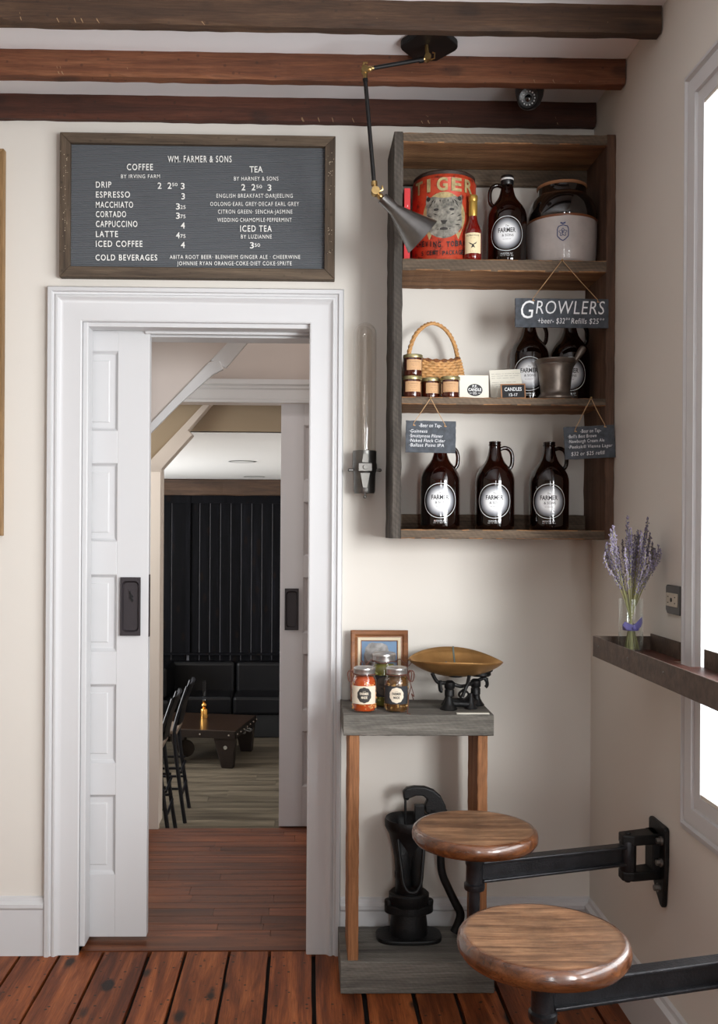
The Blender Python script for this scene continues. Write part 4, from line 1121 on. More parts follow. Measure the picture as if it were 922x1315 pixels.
for s_ in (-1, 1): mb.cyl((s_*.036, -.01, zr(604)), (s_*.050, -.012, zr(604)), .004).ball((s_*.052, -.012, zr(604)), .0062)
mb.cyl((0, -.03, zr(633)), (0, -.032, zr(637)), .003).ball((0, -.032, zr(638.5)), .0062)
mb.build('thumb_screw', STEEL, t, smooth=50)
MB().box(-.02, .02, .034, D-3.325-.0005, zr(628), zr(590)).build('wall_bracket', STEEL, t, bevel=.002)

# ================================================================== STAND WITH GREY TOP
TY = 3.077
GRY = [(.25, C(76, 73, 68)), (.5, C(112, 108, 101)), (.8, C(146, 141, 132))]
GRW = wood('grey_weathered_boards', GRY, 'X', rough=.85, bump=.7, dark=.42, saw=.05)
ORG = wood('orange_brown_posts', [(.25, C(106, 66, 40)), (.5, C(158, 108, 70)), (.8, C(188, 138, 96))], 'Z', rough=.7, bump=.5, dark=.35)
a = P(441, 945, Y=TY); b = P(634, 945, Y=TY); zt_ = P(540, 918, Y=TY).z
e0 = P(437.5, 1277, Y=TY).x; e1 = P(634.5, 1277, Y=TY).x; zb_ = P(540, 1235, Y=TY).z
t = thing('display_stand', 'narrow stand with grey plank top and base joined by two orange-brown posts', 'stand', ((e0+e1)/2, TY, 0)); tx = t.location.x
dpt = 3.354-TY
MB().board(a.x-tx, b.x-tx, 0, dpt, a.z, zt_, 'X', 30, .0008, .003, 11).build('top', GRW, t)
MB().board(e0-tx, e1-tx, 0, dpt, 0.0005, zb_, 'X', 30, .0008, .003, 12).build('base', GRW, t)
pl0, pl1 = P(447, 1100, Y=TY+.012).x-tx, P(460.8, 1100, Y=TY+.012).x-tx
pr0, pr1 = P(612.5, 1100, Y=TY+.012).x-tx, P(625.3, 1100, Y=TY+.012).x-tx
MB().board(pl0, pl1, .010, .20, zb_-.001, a.z+.001, 'Z', 30, .0008, .003, 13).build('post', ORG, t)
MB().board(pr0, pr1, .010, .20, zb_-.001, a.z+.001, 'Z', 30, .0008, .003, 14).build('post', ORG, t)
ZTT = zt_; ZBB = zb_
def tz(px, py, Y): return P(px, py, Y=Y)
# small picture
py_ = 3.345
c0 = tz(449.8, 905, py_); c1 = tz(523.5, 809, py_)
t = thing('small_painting', 'small framed painting of a grey shape on blue, leaning on the wall', 'painting', ((c0.x+c1.x)/2, 3.322, ZTT))
t.rotation_euler = (-.075, 0, 0)
wd = c1.x-c0.x; ht = c1.z-ZTT
PFW = wood('warm_brown_frame', [(.3, C(104, 62, 36)), (.6, C(146, 96, 60)), (.8, C(170, 120, 80))], 'X', rough=.45, bump=.2)
mp = lambda u, v, h: (u, -h, v)
MB().sweep(-wd/2, wd/2, 0, ht, [(0, -.014), (0, .008), (.004, .012), (.014, .009), (.020, .003), (.025, .004), (.025, -.004)], mp).build('frame', PFW, t, smooth=25)
MB().sweep(-wd/2+.024, wd/2-.024, .024, ht-.024, [(0, .004), (.011, .001), (.011, -.004)], mp).build('liner', plain('linen_liner', C(214, 200, 174), .8), t)
MB().sweep(-wd/2+.0345, wd/2-.0345, .0345, ht-.0345, [(0, .002), (.003, .0), (.003, -.004)], mp).build('inner_lip', PFW, t)
cv_ = MB().box(-wd/2+.034, wd/2-.034, .002, .010, .034, ht-.034).build('canvas', plain('blue_paint', C(100, 128, 158), .6, var=.12, vscale=30), t)
bl = []
Rr = random.Random(9)
for k in range(30):
    a_ = 2*math.pi*k/30
    ru, rv = .042, .036
    bl.append((-.008+ru*math.copysign(abs(math.cos(a_))**.8, math.cos(a_))*(1+Rr.uniform(-.05, .05)), ht-.078+rv*math.copysign(abs(math.sin(a_))**.75, math.sin(a_))*(1+Rr.uniform(-.06, .06))))
MB().disc(bl, lambda u, v: (u, .0008, v), 4).build('painted_shape', plain('grey_paint', C(138, 136, 134), .6, var=.45, vscale=45), cv_)
bl2 = [(u*.98-.004, v-.018) for u, v in bl]
MB().disc(bl2, lambda u, v: (u, .0012, v), 4).build('painted_shadow', plain('brown_grey_paint', C(112, 98, 90), .6, var=.5, vscale=60), cv_)

# preserving jars
JG = clear('jar_glass', (.97, .98, .97, 1), .95, 1.5)
ZN = plain('zinc_lid', C(186, 184, 182), .28, metal=.85, var=.12, vscale=60)
LEATH = plain('brown_cord', C(92, 52, 40), .75)
def mason(label, px, Y, r, h, fill, chunks, labcol, inkcol, logoc, seed):
    t = thing('preserve_jar', label, 'jar', (X_at(px, 890, Y), Y, ZTT), 0, 'labelled preserve jars')
    a0 = math.atan2(-t.location.x, Y); rm = r*.80
    prof_ = [(.001, .003), (r*.86, .001), (r*.96, .004), (r, .012), (r, h*.66), (r*.97, h*.72), (r*.86, h*.79), (rm*.98, h*.83), (rm*.96, h*.90)]
    MB().lathe(prof_, seg=48, cap=False).build('glass', JG, t, smooth=60)
    ipr = [(.001, .006), (r*.84, .005), (r*.89, .012), (r*.89, h*.65), (r*.84, h*.72), (rm*.84, h*.79), (.001, h*.80)]
    c_ = MB().lathe(ipr, seg=40).build('contents', fill, t, smooth=60)
    mb = MB(); R = random.Random(seed)
    for k in range(170):
        z = R.uniform(.012, h*.76); a_ = R.uniform(0, 6.283); rr_ = (r*.88 if z < h*.66 else rm*.80)
        s_ = R.uniform(.004, .0075)
        Mx = Matrix.Rotation(R.uniform(0, 3), 3, 'X') @ Matrix.Rotation(R.uniform(0, 3), 3, 'Z')
        mb.ball((rr_*math.cos(a_), rr_*math.sin(a_), z), s_, 1, .55, .35, 8, Mx)
    o_ = mb.build('vegetable_pieces', chunks, c_, smooth=60); o_['kind'] = 'stuff'
    lb = [(rm*1.02, h*.855), (rm*1.05, h*.86), (rm*1.05, h*.93), (rm*1.08, h*.945), (rm*1.08, h*.965), (rm*1.05, h*.985), (rm*.95, h), (rm*.90, h*.992), (.001, h*.99)]
    MB().lathe(lb, seg=48, cap=False).build('lid', ZN, t, smooth=35)
    fn = wrap(r+.0007, a0); hw_ = r*1.25
    l_ = MB().grid(-hw_*(.95), hw_*.85, h*.20, h*.60, fn, 22, 1).build('label', labcol, t, smooth=60)
    f2 = wrap(r+.0011, a0); f3 = wrap(r+.0015, a0)
    cz_ = h*.40; rad = h*.165
    MB().disc([(rad*(1+.07*abs(math.sin(5*a_)))*math.cos(a_)*.95, cz_+rad*(1+.07*abs(math.sin(5*a_)))*math.sin(a_)) for a_ in [2*math.pi*k/60 for k in range(60)]], f2, 4).build('seal', inkcol, l_)
    mb = MB(); mb.text('FARMER', 0, cz_+.001, .0075, f3, width=.029, off=.03); mb.text('MADE', 0, cz_-.011, .0075, f3, width=.020, off=.03)
    mb.text('---', 0, cz_+.010, .007, f3, width=.010)
    mb.build('lettering', logoc, l_)
    return t, r, h, rm
RPIC = plain('red_brine', C(176, 70, 26), .15, coat=.5); RCH = plain('orange_pickles', C(226, 150, 84), .4, var=.5, vscale=90)
BPIC = plain('brown_brine', C(84, 56, 26), .15, coat=.5); BCH = plain('olive_brown_pickles', C(168, 128, 72), .4, var=.5, vscale=90)
GPIC = plain('green_brine', C(112, 108, 44), .15, coat=.5); GCH = plain('green_pickles', C(168, 168, 92), .4, var=.35, vscale=60)
CRL = plain('cream_jar_label', C(222, 210, 190), .8); BKL = plain('black_jar_label', C(44, 46, 50), .8); INKJ = plain('seal_black', C(48, 46, 44), .7)
def cord(t, r, h, rm, seed, side):
    R = random.Random(seed); z = h*.84; mb = MB()
    mb.tube([((rm*1.0+.003)*math.cos(2*math.pi*k/24), (rm*1.0+.003)*math.sin(2*math.pi*k/24), z+.001*math.sin(k)) for k in range(24)], .0019, 6, closed=True)
    p = Vector((side*(rm+.002), -.012, z))
    for k in range(2):
        q_ = side*(1 if k else .6)
        loop = [p, p+Vector((q_*.010, -.006, .014)), p+Vector((q_*.020, -.006, .004)), p+Vector((q_*.016, -.006, -.020)), p+Vector((q_*.006, -.008, -.018)), p]
        mb.tube(spline(loop, 6), .0019, 6)
    mb.tube(spline([p, p+Vector((side*.006, -.006, -.020)), p+Vector((side*.010, -.008, -.040)), p+Vector((side*.006, -.010, -.050))], 6), .0013, 6)
    return mb
tA, r, h, rm = mason('jar of orange-red pickles with a cream label at the left front of the stand', 467.8, 3.142, .0405, .143, RPIC, RCH, CRL, INKJ, CRL, 1)
cord(tA, r, h, rm, 1, -1).build('cord', LEATH, tA, smooth=60)
tB, r, h, rm = mason('jar of brown pickles with a black label at the right front of the stand', 509.3, 3.142, .0405, .143, BPIC, BCH, BKL, CRL, INKJ, 2)
mb = cord(tB, r, h, rm, 2, 1)
mb.tube(spline([(.034, -.014, .12), (.044, -.020, .085), (.036, -.030, .055), (.034, -.040, .025), (.030, -.052, .003), (.038, -.060, .0015), (.036, -.063, .0015)], 7), .0014, 6)
mb.tube(spline([(.034, -.014, .12), (.048, -.018, .075), (.054, -.020, .050), (.046, -.022, .060), (.052, -.026, .040)], 7), .0014, 6)
mb.build('cord', LEATH, tB, smooth=60)
tC, r, h, rm = mason('taller jar of green pickles behind the two front jars', 493.0, 3.245, .046, .176, GPIC, GCH, BKL, plain('dim_seal', C(90, 82, 74), .8), INKJ, 3)
mb = MB(); z = h*.84
mb.tube([((rm+.004)*math.cos(2*math.pi*k/24), (rm+.004)*math.sin(2*math.pi*k/24), z+.003*math.sin(k)) for k in range(24)], .0016, 6, closed=True)
mb.tube(spline([(-rm, -.02, z), (-.045, -.03, z+.008), (-.060, -.035, z-.006), (-.075, -.035, z-.02), (-.082, -.035, z-.006), (-.075, -.035, z+.004), (-.066, -.035, z-.016)], 7), .0015, 6)
mb.tube(spline([(rm, -.02, z), (.05, -.028, z+.010), (.066, -.033, z-.004), (.078, -.035, z-.012), (.088, -.037, z+.003), (.080, -.037, z+.012), (.074, -.037, z-.010), (.082, -.039, z-.055)], 7), .0015, 6)
mb.build('cord', LEATH, tC, smooth=60)

# balance scale
sy_ = 3.20
pc = P(586, 852, Y=sy_)
t = thing('balance_scale', 'antique kitchen scale, brass scoop pan on black cast iron base', 'scale', (P(592, 900, Y=sy_).x, sy_, ZTT)); O = Vector(t.location)
PANM = plain('old_brass_pan', C(176, 134, 82), .42, metal=.75, var=.2, vscale=18)
xl, xr = P(524.5, 845, Y=sy_).x-O.x, P(645.5, 853, Y=sy_).x-O.x
cx_, hl = (xl+xr)/2, (xr-xl)/2
zrim = P(586, 848, Y=sy_).z-O.z
NU, NV = 40, 18; vs = []
for i in range(NU+1):
    u = -1+2*i/NU
    for j in range(NV+1):
        v = -1+2*j/NV
        wdt = .108*(1-abs(u)**2.6)**.62+.004
        side = (.020+.012*v)*(1-u*u)
        zb2 = -.052*(1-u*u)**.8
        z = zrim+zb2+(side-zb2)*abs(v)**2.0 - .010*u*0
        vs.append((cx_+u*hl, wdt*v, z-.004*u))
fs = [(i*(NV+1)+j, (i+1)*(NV+1)+j, (i+1)*(NV+1)+j+1, i*(NV+1)+j+1) for i in range(NU) for j in range(NV)]
po = MB().add(vs, fs).build('pan', PANM, t, smooth=60)
so = po.modifiers.new('solid', 'SOLIDIFY'); so.thickness = .0018
mb = MB()   # green-grey repair straps across the rims
for s_, uu in ((-1, -.30), (1, .06)):
    i = int((uu+1)/2*NU); pts = []
    for j in range(NV+1):
        if (s_ < 0 and j <= 4) or (s_ > 0 and j >= NV-4):
            p = Vector(vs[i*(NV+1)+j]); pts.append(p+Vector((0, -s_*.001, .0012)))
    mb.tube(pts, .0032, 6, flat=.4)
mb.build('patina_streak', plain('green_patina', C(92, 100, 92), .7), t)
IR = BLACKIRON
mb = MB()
for (x_, y_, s_) in ((-.045, -.028, 1), (.060, .050, .9), (-.035, .05, .85), (.030, -.012, .75)):
    mb.lathe([(.001, 0), (.028*s_, 0), (.029*s_, .003), (.021*s_, .012), (.014*s_, .024), (.011*s_, .040), (.010*s_, .050)], (x_, y_, 0), 24)
mb.tube(spline([(-.045, -.028, .018), (-.005, -.016, .016), (.030, -.012, .014), (.060, .050, .016)], 6), .010, 8, flat=.8)
mb.tube(spline([(-.045, -.028, .018), (-.035, .05, .014), (.060, .050, .016)], 6), .009, 8, flat=.8)
mb.build('base', IR, t, smooth=45)
mb = MB()
for (x_, y_) in ((-.042, -.026), (.050, .012)):
    mb = MB().lathe([(.009, .040), (.016, .044), (.016, .062), (.013, .066), (.017, .070), (.017, .088), (.010, .094)], (x_, y_, 0), 20)
    mb.build('column', IR, t, smooth=45)
mb = MB()
z1 = zrim-.050
mb.tube(spline([(-.100, -.028, z1+.012), (-.085, -.028, z1-.014), (-.070, -.028, z1-.020), (-.042, -.026, .086), (.0, -.02, .074), (.05, .01, .086), (.078, .01, z1-.010), (.085, .01, z1-.018)], 6), .0062, 8)
mb.tube(spline([(-.075, -.028, z1-.012), (-.072, -.030, z1-.042), (-.066, -.030, z1-.046)], 5), .007, 8)
mb.tube(spline([(.085, .01, z1-.010), (.088, .010, z1-.032), (.082, .010, z1-.040)], 5), .006, 8)
mb.tube(spline([(-.004, -.05, .045), (.006, -.05, .070), (.014, -.045, .088), (.020, -.04, z1+.006)], 5), .006, 8)
for s_ in (-1, 1): mb.tube(spline([(.004, -.03, .066), (.004+s_*.014, -.03, .054), (.004+s_*.014, -.03, .044), (.004, -.03, .032)], 5), .004, 6)
mb.build('beam', IR, t, smooth=45)
mb = MB().lathe([(.001, 0), (.030, 0), (.034, .004), (.034, .014), (.040, .017), (.040, .021), (.001, .021)], (.068, .02, z1-.004), 28)
mb.lathe([(.001, 0), (.024, 0), (.028, .004), (.028, .012), (.001, .012)], (-.02, -.01, z1-.002), 24)
mb.tube([(-.045, -.01, z1+.004), (.03, 0, z1+.002), (.07, .02, z1+.006)], .005, 6)
mb.build('pan_support', IR, t, smooth=40)
q0 = P(588, 922, Z=ZTT); q1 = P(629, 922.5, Z=ZTT)
o = MB().box(-.054, .050, -.008, .010, 0, .003).build('price_strip', CARD, loc=(P(608, 920, Y=3.093).x, 3.0935, ZTT+.0005))
tag(o, 'narrow white card strip lying at the front right edge of the stand top', 'card')

# ================================================================== HAND PUMP
yp = 3.262
t = thing('hand_pump', 'black cast iron pitcher pump with long curved handle on the stand base', 'pump', (X_at(525, 1150, yp), yp, ZBB)); O = Vector(t.location)
def rel_p(px, py, y=yp): return P(px, py, Y=y)-O
zp = lambda py, y=yp: P(525, py, Y=y).z-O.z
pts = []
for k in range(48):
    a_ = 2*math.pi*k/48; u = math.cos(a_); v = math.sin(a_)
    r_ = 1/(abs(u)**3.2+abs(v)**3.2)**(1/3.2)
    pts.append((.112*r_*u*.98, .070*r_*v))
MB().prism(pts, 'Z', .0, .014).build('foot_plate', IR, t, bevel=.004)
k_ = 1/383.0
MB().lathe([(.060, .012), (.062, .020), (.061, .05), (.057, .085), (.056, .105), (.060, .118), (.066, .128), (.066, .150), (.060, .156), (.001, .156)], seg=40, sx=1.02, sy=.9).build('base_casting', IR, t, smooth=40)
fz = zp(1162)
mb = MB(); 
fl_ = []
for k in range(40):
    a_ = 2*math.pi*k/40; u, v = math.cos(a_), math.sin(a_); fl_.append((.050*u+.032*math.copysign(abs(u)**3, u), .052*v))
mb.prism(fl_, 'Z', fz-.024, fz+.006)
mb.build('flange', IR, t, bevel=.006, bseg=3)
for s_ in (-1, 1): MB().lathe([(.001, 0), (.014, 0), (.015, .010), (.014, .016), (.009, .020), (.001, .021)], (s_*.068, -.005, fz+.004), 12).build('bolt', IR, t, smooth=35)
MB().lathe([(.046, fz), (.046, fz+.006), (.046, zp(1128)), (.0485, zp(1126)), (.0485, zp(1120)), (.0465, zp(1118)), (.050, zp(1100)), (.058, zp(1085)), (.068, zp(1070)), (.078, zp(1063)), (.082, zp(1060)), (.083, zp(1053)), (.080, zp(1050)), (.072, zp(1051)), (.060, zp(1058)), (.050, zp(1068)), (.001, zp(1075))], seg=48).build('barrel', IR, t, smooth=40)
# open-lipped spout facing the room
vs = []; nn_ = 14; rows = []
zz_ = [zp(1072), zp(1090), zp(1108), zp(1122), zp(1129)]
for i, z in enumerate(zz_):
    wdt = [.042, .037, .031, .027, .022][i]; out = [.052, .066, .080, .092, .098][i]
    for k in range(nn_+1):
        a_ = math.pi*k/nn_
        vs.append((wdt*math.cos(a_), -.030-(out-.030)*(.25+.75*abs(math.cos(a_))**.5 if i < 3 else .55+.45*abs(math.cos(a_))**.6), z-(.010*math.sin(a_))*0))
fs = [(i*(nn_+1)+k, i*(nn_+1)+k+1, (i+1)*(nn_+1)+k+1, (i+1)*(nn_+1)+k) for i in range(4) for k in range(nn_)]
so_ = MB().add(vs, fs).build('spout_lining', IR, t, smooth=60)
so = so_.modifiers.new('solid', 'SOLIDIFY'); so.thickness = .005; so.offset = 0
mb = MB()
for s_ in (-1, 1):
    mb.tube(spline([(s_*.043, -.050, zp(1072)), (s_*.040, -.070, zp(1086)), (s_*.034, -.088, zp(1105)), (s_*.028, -.100, zp(1121)), (s_*.014, -.106, zp(1130)), (0, -.107, zp(1131.5))], 6), .0055, 8)
mb.build('spout_lip', IR, t, smooth=50)
mb = MB().box(rel_p(532, 1045).x, rel_p(545, 1045).x, -.012, .012, zp(1064), zp(1033))
mb.tube([rel_p(552, 1062), rel_p(556, 1038)], .016, 10)
mb.build('handle_bracket', IR, t, bevel=.003)
# lever: hook nose over the bowl, crown, then the long tail
crown = [(518, 1024), (517, 1016), (522, 1011), (532, 1009), (545, 1009.5), (557, 1014), (566, 1022), (572, 1034), (574, 1046)]
under = [(520, 1026), (524, 1025), (534, 1021), (543, 1021), (548, 1026), (545, 1033), (546, 1042), (556, 1048)]
pl_ = [(lambda q_: (q_.x, q_.z))(rel_p(*p)) for p in crown+under[::-1]]
MB().prism(pl_, 'Y', -.013, .013).build('lever_head', IR, t, bevel=.005, bseg=3)
tail = [rel_p(570, 1040), rel_p(569, 1070), rel_p(566, 1100), rel_p(568, 1122), rel_p(575, 1139), rel_p(584, 1158), rel_p(591, 1172), rel_p(589, 1185), rel_p(583, 1197)]
sp = spline(tail, 6); MB().tube(sp, [.0125+.003*(i/len(sp)) for i in range(len(sp))], 10, flat=.8).build('handle', IR, t, smooth=60)
MB().tube([rel_p(519, 1022), rel_p(520.5, 1028), rel_p(520.5, 1066)], .0042, 8).ball(rel_p(523, 1025), .007).build('piston_rod', IR, t, smooth=60)

# ================================================================== SWING-OUT STOOLS
SEATW = wood('worn_seat_wood', [(.25, C(74, 48, 31)), (.45, C(118, 83, 57)), (.62, C(150, 112, 81)), (.8, C(180, 144, 110))], 'X', rough=.26, bump=.35, dark=.4, coat=.35, scale=2.2)
def seatmat():
    m = SEATW; N = m.node_tree.nodes; L = m.node_tree.links; b = N['Principled BSDF']
    src = b.inputs['Base Color'].links[0].from_socket
    tc = N.new('ShaderNodeTexCoord'); sep = N.new('ShaderNodeVectorMath'); sep.operation = 'MULTIPLY'; sep.inputs[1].default_value = (1, 1, 0)
    L.new(tc.outputs['Object'], sep.inputs[0]); ln = N.new('ShaderNodeVectorMath'); ln.operation = 'LENGTH'; L.new(sep.outputs[0], ln.inputs[0])
    nz = N.new('ShaderNodeTexNoise'); nz.inputs['Scale'].default_value = 30; nz.inputs['Detail'].default_value = 5; L.new(tc.outputs['Object'], nz.inputs['Vector'])
    ma = N.new('ShaderNodeMath'); ma.operation = 'MULTIPLY_ADD'; ma.inputs[1].default_value = .012; L.new(nz.outputs[0], ma.inputs[0]); L.new(ln.outputs['Value'], ma.inputs[2])
    mr = N.new('ShaderNodeMapRange'); mr.inputs['From Min'].default_value = .150; mr.inputs['From Max'].default_value = .160; L.new(ma.outputs[0], mr.inputs['Value'])
    mx = N.new('ShaderNodeMix'); mx.data_type = 'RGBA'; mx.blend_type = 'MULTIPLY'; mx.inputs['B'].default_value = (.55, .36, .24, 1)
    L.new(mr.outputs[0], mx.inputs['Factor']); L.new(src, mx.inputs['A'])
    # rubbed, blotchy varnish over the top
    n2 = N.new('ShaderNodeTexNoise'); n2.inputs['Scale'].default_value = 11; n2.inputs['Detail'].default_value = 8; n2.inputs['Roughness'].default_value = .65; L.new(tc.outputs['Object'], n2.inputs['Vector'])
    r2 = N.new('ShaderNodeMapRange'); r2.inputs['From Min'].default_value = .35; r2.inputs['From Max'].default_value = .65; r2.inputs['To Min'].default_value = .62; r2.inputs['To Max'].default_value = 1.12; L.new(n2.outputs[0], r2.inputs['Value'])
    s2 = N.new('ShaderNodeVectorMath'); s2.operation = 'SCALE'; L.new(mx.outputs['Result'], s2.inputs[0]); L.new(r2.outputs[0], s2.inputs['Scale'])
    L.new(s2.outputs[0], b.inputs['Base Color'])
    ro = N.new('ShaderNodeMapRange'); ro.inputs['To Min'].default_value = .5; ro.inputs['To Max'].default_value = .2; L.new(mr.outputs[0], ro.inputs['Value']); L.new(ro.outputs[0], b.inputs['Roughness'])
    L.new(mr.outputs[0], b.inputs['Coat Weight'])
seatmat()
ARMM = plain('cast_iron_arm', C(40, 40, 43), .36, metal=.5, bump=.5, bscale=220, var=.35, vscale=30)
def stool(label, hx_, hy_, rx, ry, zs):
    """seat on a hub at (hx,hy); wall hinge on the right wall at (rx,ry)"""
    t = thing('swing_stool', label, 'stool', (hx_, hy_, zs-.13), 0, 'wall-hung swing stools')
    top = .13; r_ = .165
    pr = [(.001, top-.045), (r_*.86, top-.045), (r_*.95, top-.040), (r_*.995, top-.029), (r_, top-.020), (r_*.985, top-.008), (r_*.95, top-.002), (r_*.90, top-.0004), (.001, top-.003)]
    s_ = MB().lathe(pr, seg=72, M=Matrix.Rotation(-.28, 3, 'Z')).build('seat', SEATW, t, smooth=40)
    MB().lathe([(.001, top-.052), (.045, top-.052), (.050, top-.046), (.001, top-.0455)], seg=32).build('seat_plate', ARMM, t, smooth=40)
    mb = MB().lathe([(.001, -.035), (.0260, -.035), (.0275, -.031), (.0275, -.020), (.0225, -.016), (.0220, .028), (.0245, .032), (.0245, .044), (.0200, .048), (.0200, top-.045), (.001, top-.044)], seg=28)
    mb.build('hub', ARMM, t, smooth=35)
    MB().lathe([(.001, -.20), (.011, -.20), (.0125, -.197), (.0125, -.165), (.0150, -.160), (.0150, -.034), (.001, -.034)], seg=20).build('spindle', ARMM, t, smooth=40)
    d = Vector((rx-hx_, ry-hy_, 0)); Ln = d.length; d.normalize(); nrm = Vector((-d.y, d.x, 0))
    def at_(u, v, z): return d*u+nrm*v+Vector((0, 0, z))
    # I-section arm deepening gently towards the hub
    mb = MB(); a0_, a1_ = .018, Ln-.115
    for (zc0, zc1, hw_, hh_) in ((.036, .040, .018, .004), (-.012, -.006, .018, .004)):
        vs = []
        for u, zc_ in ((a0_, zc0), (a1_, zc1)):
            for (sv, sz) in ((-1, -1), (1, -1), (1, 1), (-1, 1)): vs.append(at_(u, sv*hw_, zc_+sz*hh_))
        mb.add(vs, [(0, 1, 5, 4), (1, 2, 6, 5), (2, 3, 7, 6), (3, 0, 4, 7), (0, 3, 2, 1), (4, 5, 6, 7)])
    vs = []
    for u, za, zb3 in ((a0_, -.012, .036), (a1_, -.008, .040)):
        for sv, z in ((-1, za), (1, za), (1, zb3), (-1, zb3)): vs.append(at_(u, sv*.006, z))
    mb.add(vs, [(0, 1, 5, 4), (1, 2, 6, 5), (2, 3, 7, 6), (3, 0, 4, 7), (0, 3, 2, 1), (4, 5, 6, 7)])
    mb.build('arm', ARMM, t, bevel=.0025)
    mb = MB(); u0 = Ln-.118
    p = at_(u0+.012, 0, 0)
    mb.lathe([(.001, -.028), (.021, -.028), (.023, -.024), (.023, .052), (.021, .056), (.001, .056)], p, 24)
    mb.build('knuckle', ARMM, t, smooth=40)
    wx = XW-hx_-.0005           # the wall in local x
    py0 = ry-hy_
    # wall plate: round-shouldered above, tapering to a tongue below
    pol = [(py0-.060, .100), (py0+.052, .100), (py0+.060, .094), (py0+.060, .010), (py0+.056, -.030), (py0+.004, -.094), (py0-.030, -.122), (py0-.044, -.125), (py0-.052, -.118), (py0-.066, .0), (py0-.066, .092)]
    MB().prism(pol, 'X', wx-.014, wx).build('wall_plate', BLACKIRON, t, bevel=.004)
    mb = MB()
    for z0_, z1_ in ((.046, .074), (-.052, -.026)):
        mb.prism([(p.x-.020, p.y-.016), (p.x-.020, p.y+.022), (wx-.012, py0+.034), (wx-.012, py0-.034), (p.x+.010, p.y-.024)], 'Z', z0_, z1_)
    mb.box(wx-.034, wx-.010, py0-.032, py0+.032, -.052, .074)
    mb.cyl((p.x, p.y, -.060), (p.x, p.y, .080), .009)
    mb.build('hinge_bracket', BLACKIRON, t, bevel=.004)
    for z_, y_ in ((.060, -.050), (.0, -.050), (-.075, -.034)): MB().cyl((wx-.014, py0+y_+.005, z_), (wx-.020, py0+y_+.005, z_), .012, seg=20).cyl((wx-.020, py0+y_+.005, z_), (wx-.030, py0+y_+.005, z_), .0085, seg=6).build('bolt', plain('zinc_bolt', C(130, 126, 122), .4, metal=.8), t, smooth=30)
    return t
ZS_ = .655
stool('farther round wooden stool seat on an iron arm, overlapping the pump', .446, 2.555, XW, 2.70, .690)
stool('nearest round wooden stool seat at the bottom right', .459, 1.865, XW, 1.99, .694)

# ================================================================== LEDGE, VASE, LAVENDER, OUTLET
xf = .828; zl = P(767, 818, X=xf).z
t = thing('metal_ledge', 'long dark rusty steel tray ledge running past the window', 'ledge', (xf, 2.78, zl-.058))
W_ = XW-xf
E = .004
mb = MB().box(0, .134, -1.72, 0, .016, .020).box(.134, W_-.001, -.222, 0, .016, .020).box(.134, W_-.001, -1.72, -.355, .016, .020)
mb.build('tray', plain('red_brown_tray', C(92, 54, 44), .4, metal=.2, var=.4, vscale=16), t)
MB().box(-E, 0, -1.72, 0, 0, .058).build('front_lip', RUST, t, bevel=.0008)
MB().box(-E, W_-.001, 0, E, 0, .058).build('end_lip', RUST, t)
MB().box(W_-.005, W_-.001, -.222, 0, .016, .066).build('back_lip', RUST, t)
MB().box(W_-.002, W_+.002, -1.72, -.372, .016, .066).build('back_lip', RUST, t)
mb = MB()
for y_ in (-.05, -.30, -.55): mb.ball((-E, y_, .034), .0035, sx=.5, seg=10)
mb.build('rivet', STEEL, t, smooth=60)
vx, vy = .902, 2.69; zv = zl-.058+.0205
t = thing('glass_vase', 'straight clear glass vase holding the dried lavender on the ledge', 'vase', (vx, vy, zv))
r_ = .0335; vh = .152
MB().lathe([(.001, 0), (r_-.002, 0), (r_, .003), (r_, vh), (r_-.0022, vh), (r_-.0022, .010), (.001, .008)], seg=48).build('glass', clear('vase_glass', (.96, .975, .97, 1), .95, 1.5), t, smooth=50)
t = thing('lavender_bunch', 'dried purple lavender bunch tied with purple ribbon standing in the glass vase', 'dried flowers', (vx, vy, zv+.010))
STEM = plain('dried_stem', C(138, 136, 92), .8, var=.2, vscale=30); BUD = plain('lavender_buds', C(142, 134, 156), .85, var=.45, vscale=120)
BUDD = plain('dark_lavender_buds', C(92, 84, 104), .85, var=.45, vscale=120)
R = random.Random(12)
for k in range(46):
    a_ = R.uniform(0, 6.283); q_ = math.sqrt((k+.5)/46)
    tx_ = .083*q_*math.cos(a_)-.002; ty_ = .06*q_*math.sin(a_)
    zt2_ = R.uniform(.30, .36)-.04*q_+(.035 if k % 7 == 0 else 0)
    bx_ = -tx_*.20; by2 = -ty_*.20
    bx_, by2 = max(-.022, min(.022, bx_+R.uniform(-.008, .008))), max(-.022, min(.022, by2+R.uniform(-.008, .008)))
    pts = spline([(bx_, by2, .001), (bx_*.2+tx_*.05, by2*.2+ty_*.05, .085), (tx_*.45, ty_*.45, .175), (tx_*.95, ty_*.95, zt2_-.03), (tx_, ty_, zt2_)], 5)
    st = MB().tube(pts, .0011, 5).build('stem', STEM, t, smooth=60)
    mb = MB(); L0 = R.uniform(.09, .14)
    tot = len(pts)-1; acc = 0; i = tot
    P1 = Vector(pts[-1]); cum = 0
    while i > 0 and cum < L0:
        a1, b1 = Vector(pts[i]), Vector(pts[i-1]); seg_l = (a1-b1).length; ns = max(1, int(seg_l/.0032))
        for j in range(ns):
            p = a1+(b1-a1)*j/ns; cc = cum+seg_l*j/ns
            if cc > L0: break
            dens = 4 if cc < L0*.6 else 2
            for _ in range(dens):
                an = R.uniform(0, 6.28); rr_ = R.uniform(.0015, .0062)*(.5 if cc < .008 else 1)*(.75+.35*math.sin(cc*520))
                mb.ball(p+Vector((rr_*math.cos(an), rr_*math.sin(an), R.uniform(-.002, .002))), R.uniform(.0013, .0024), 1, 1, 1.3, 4)
        cum += seg_l; i -= 1
    mb.build('flower_spike', BUDD if k % 3 == 0 else BUD, st)
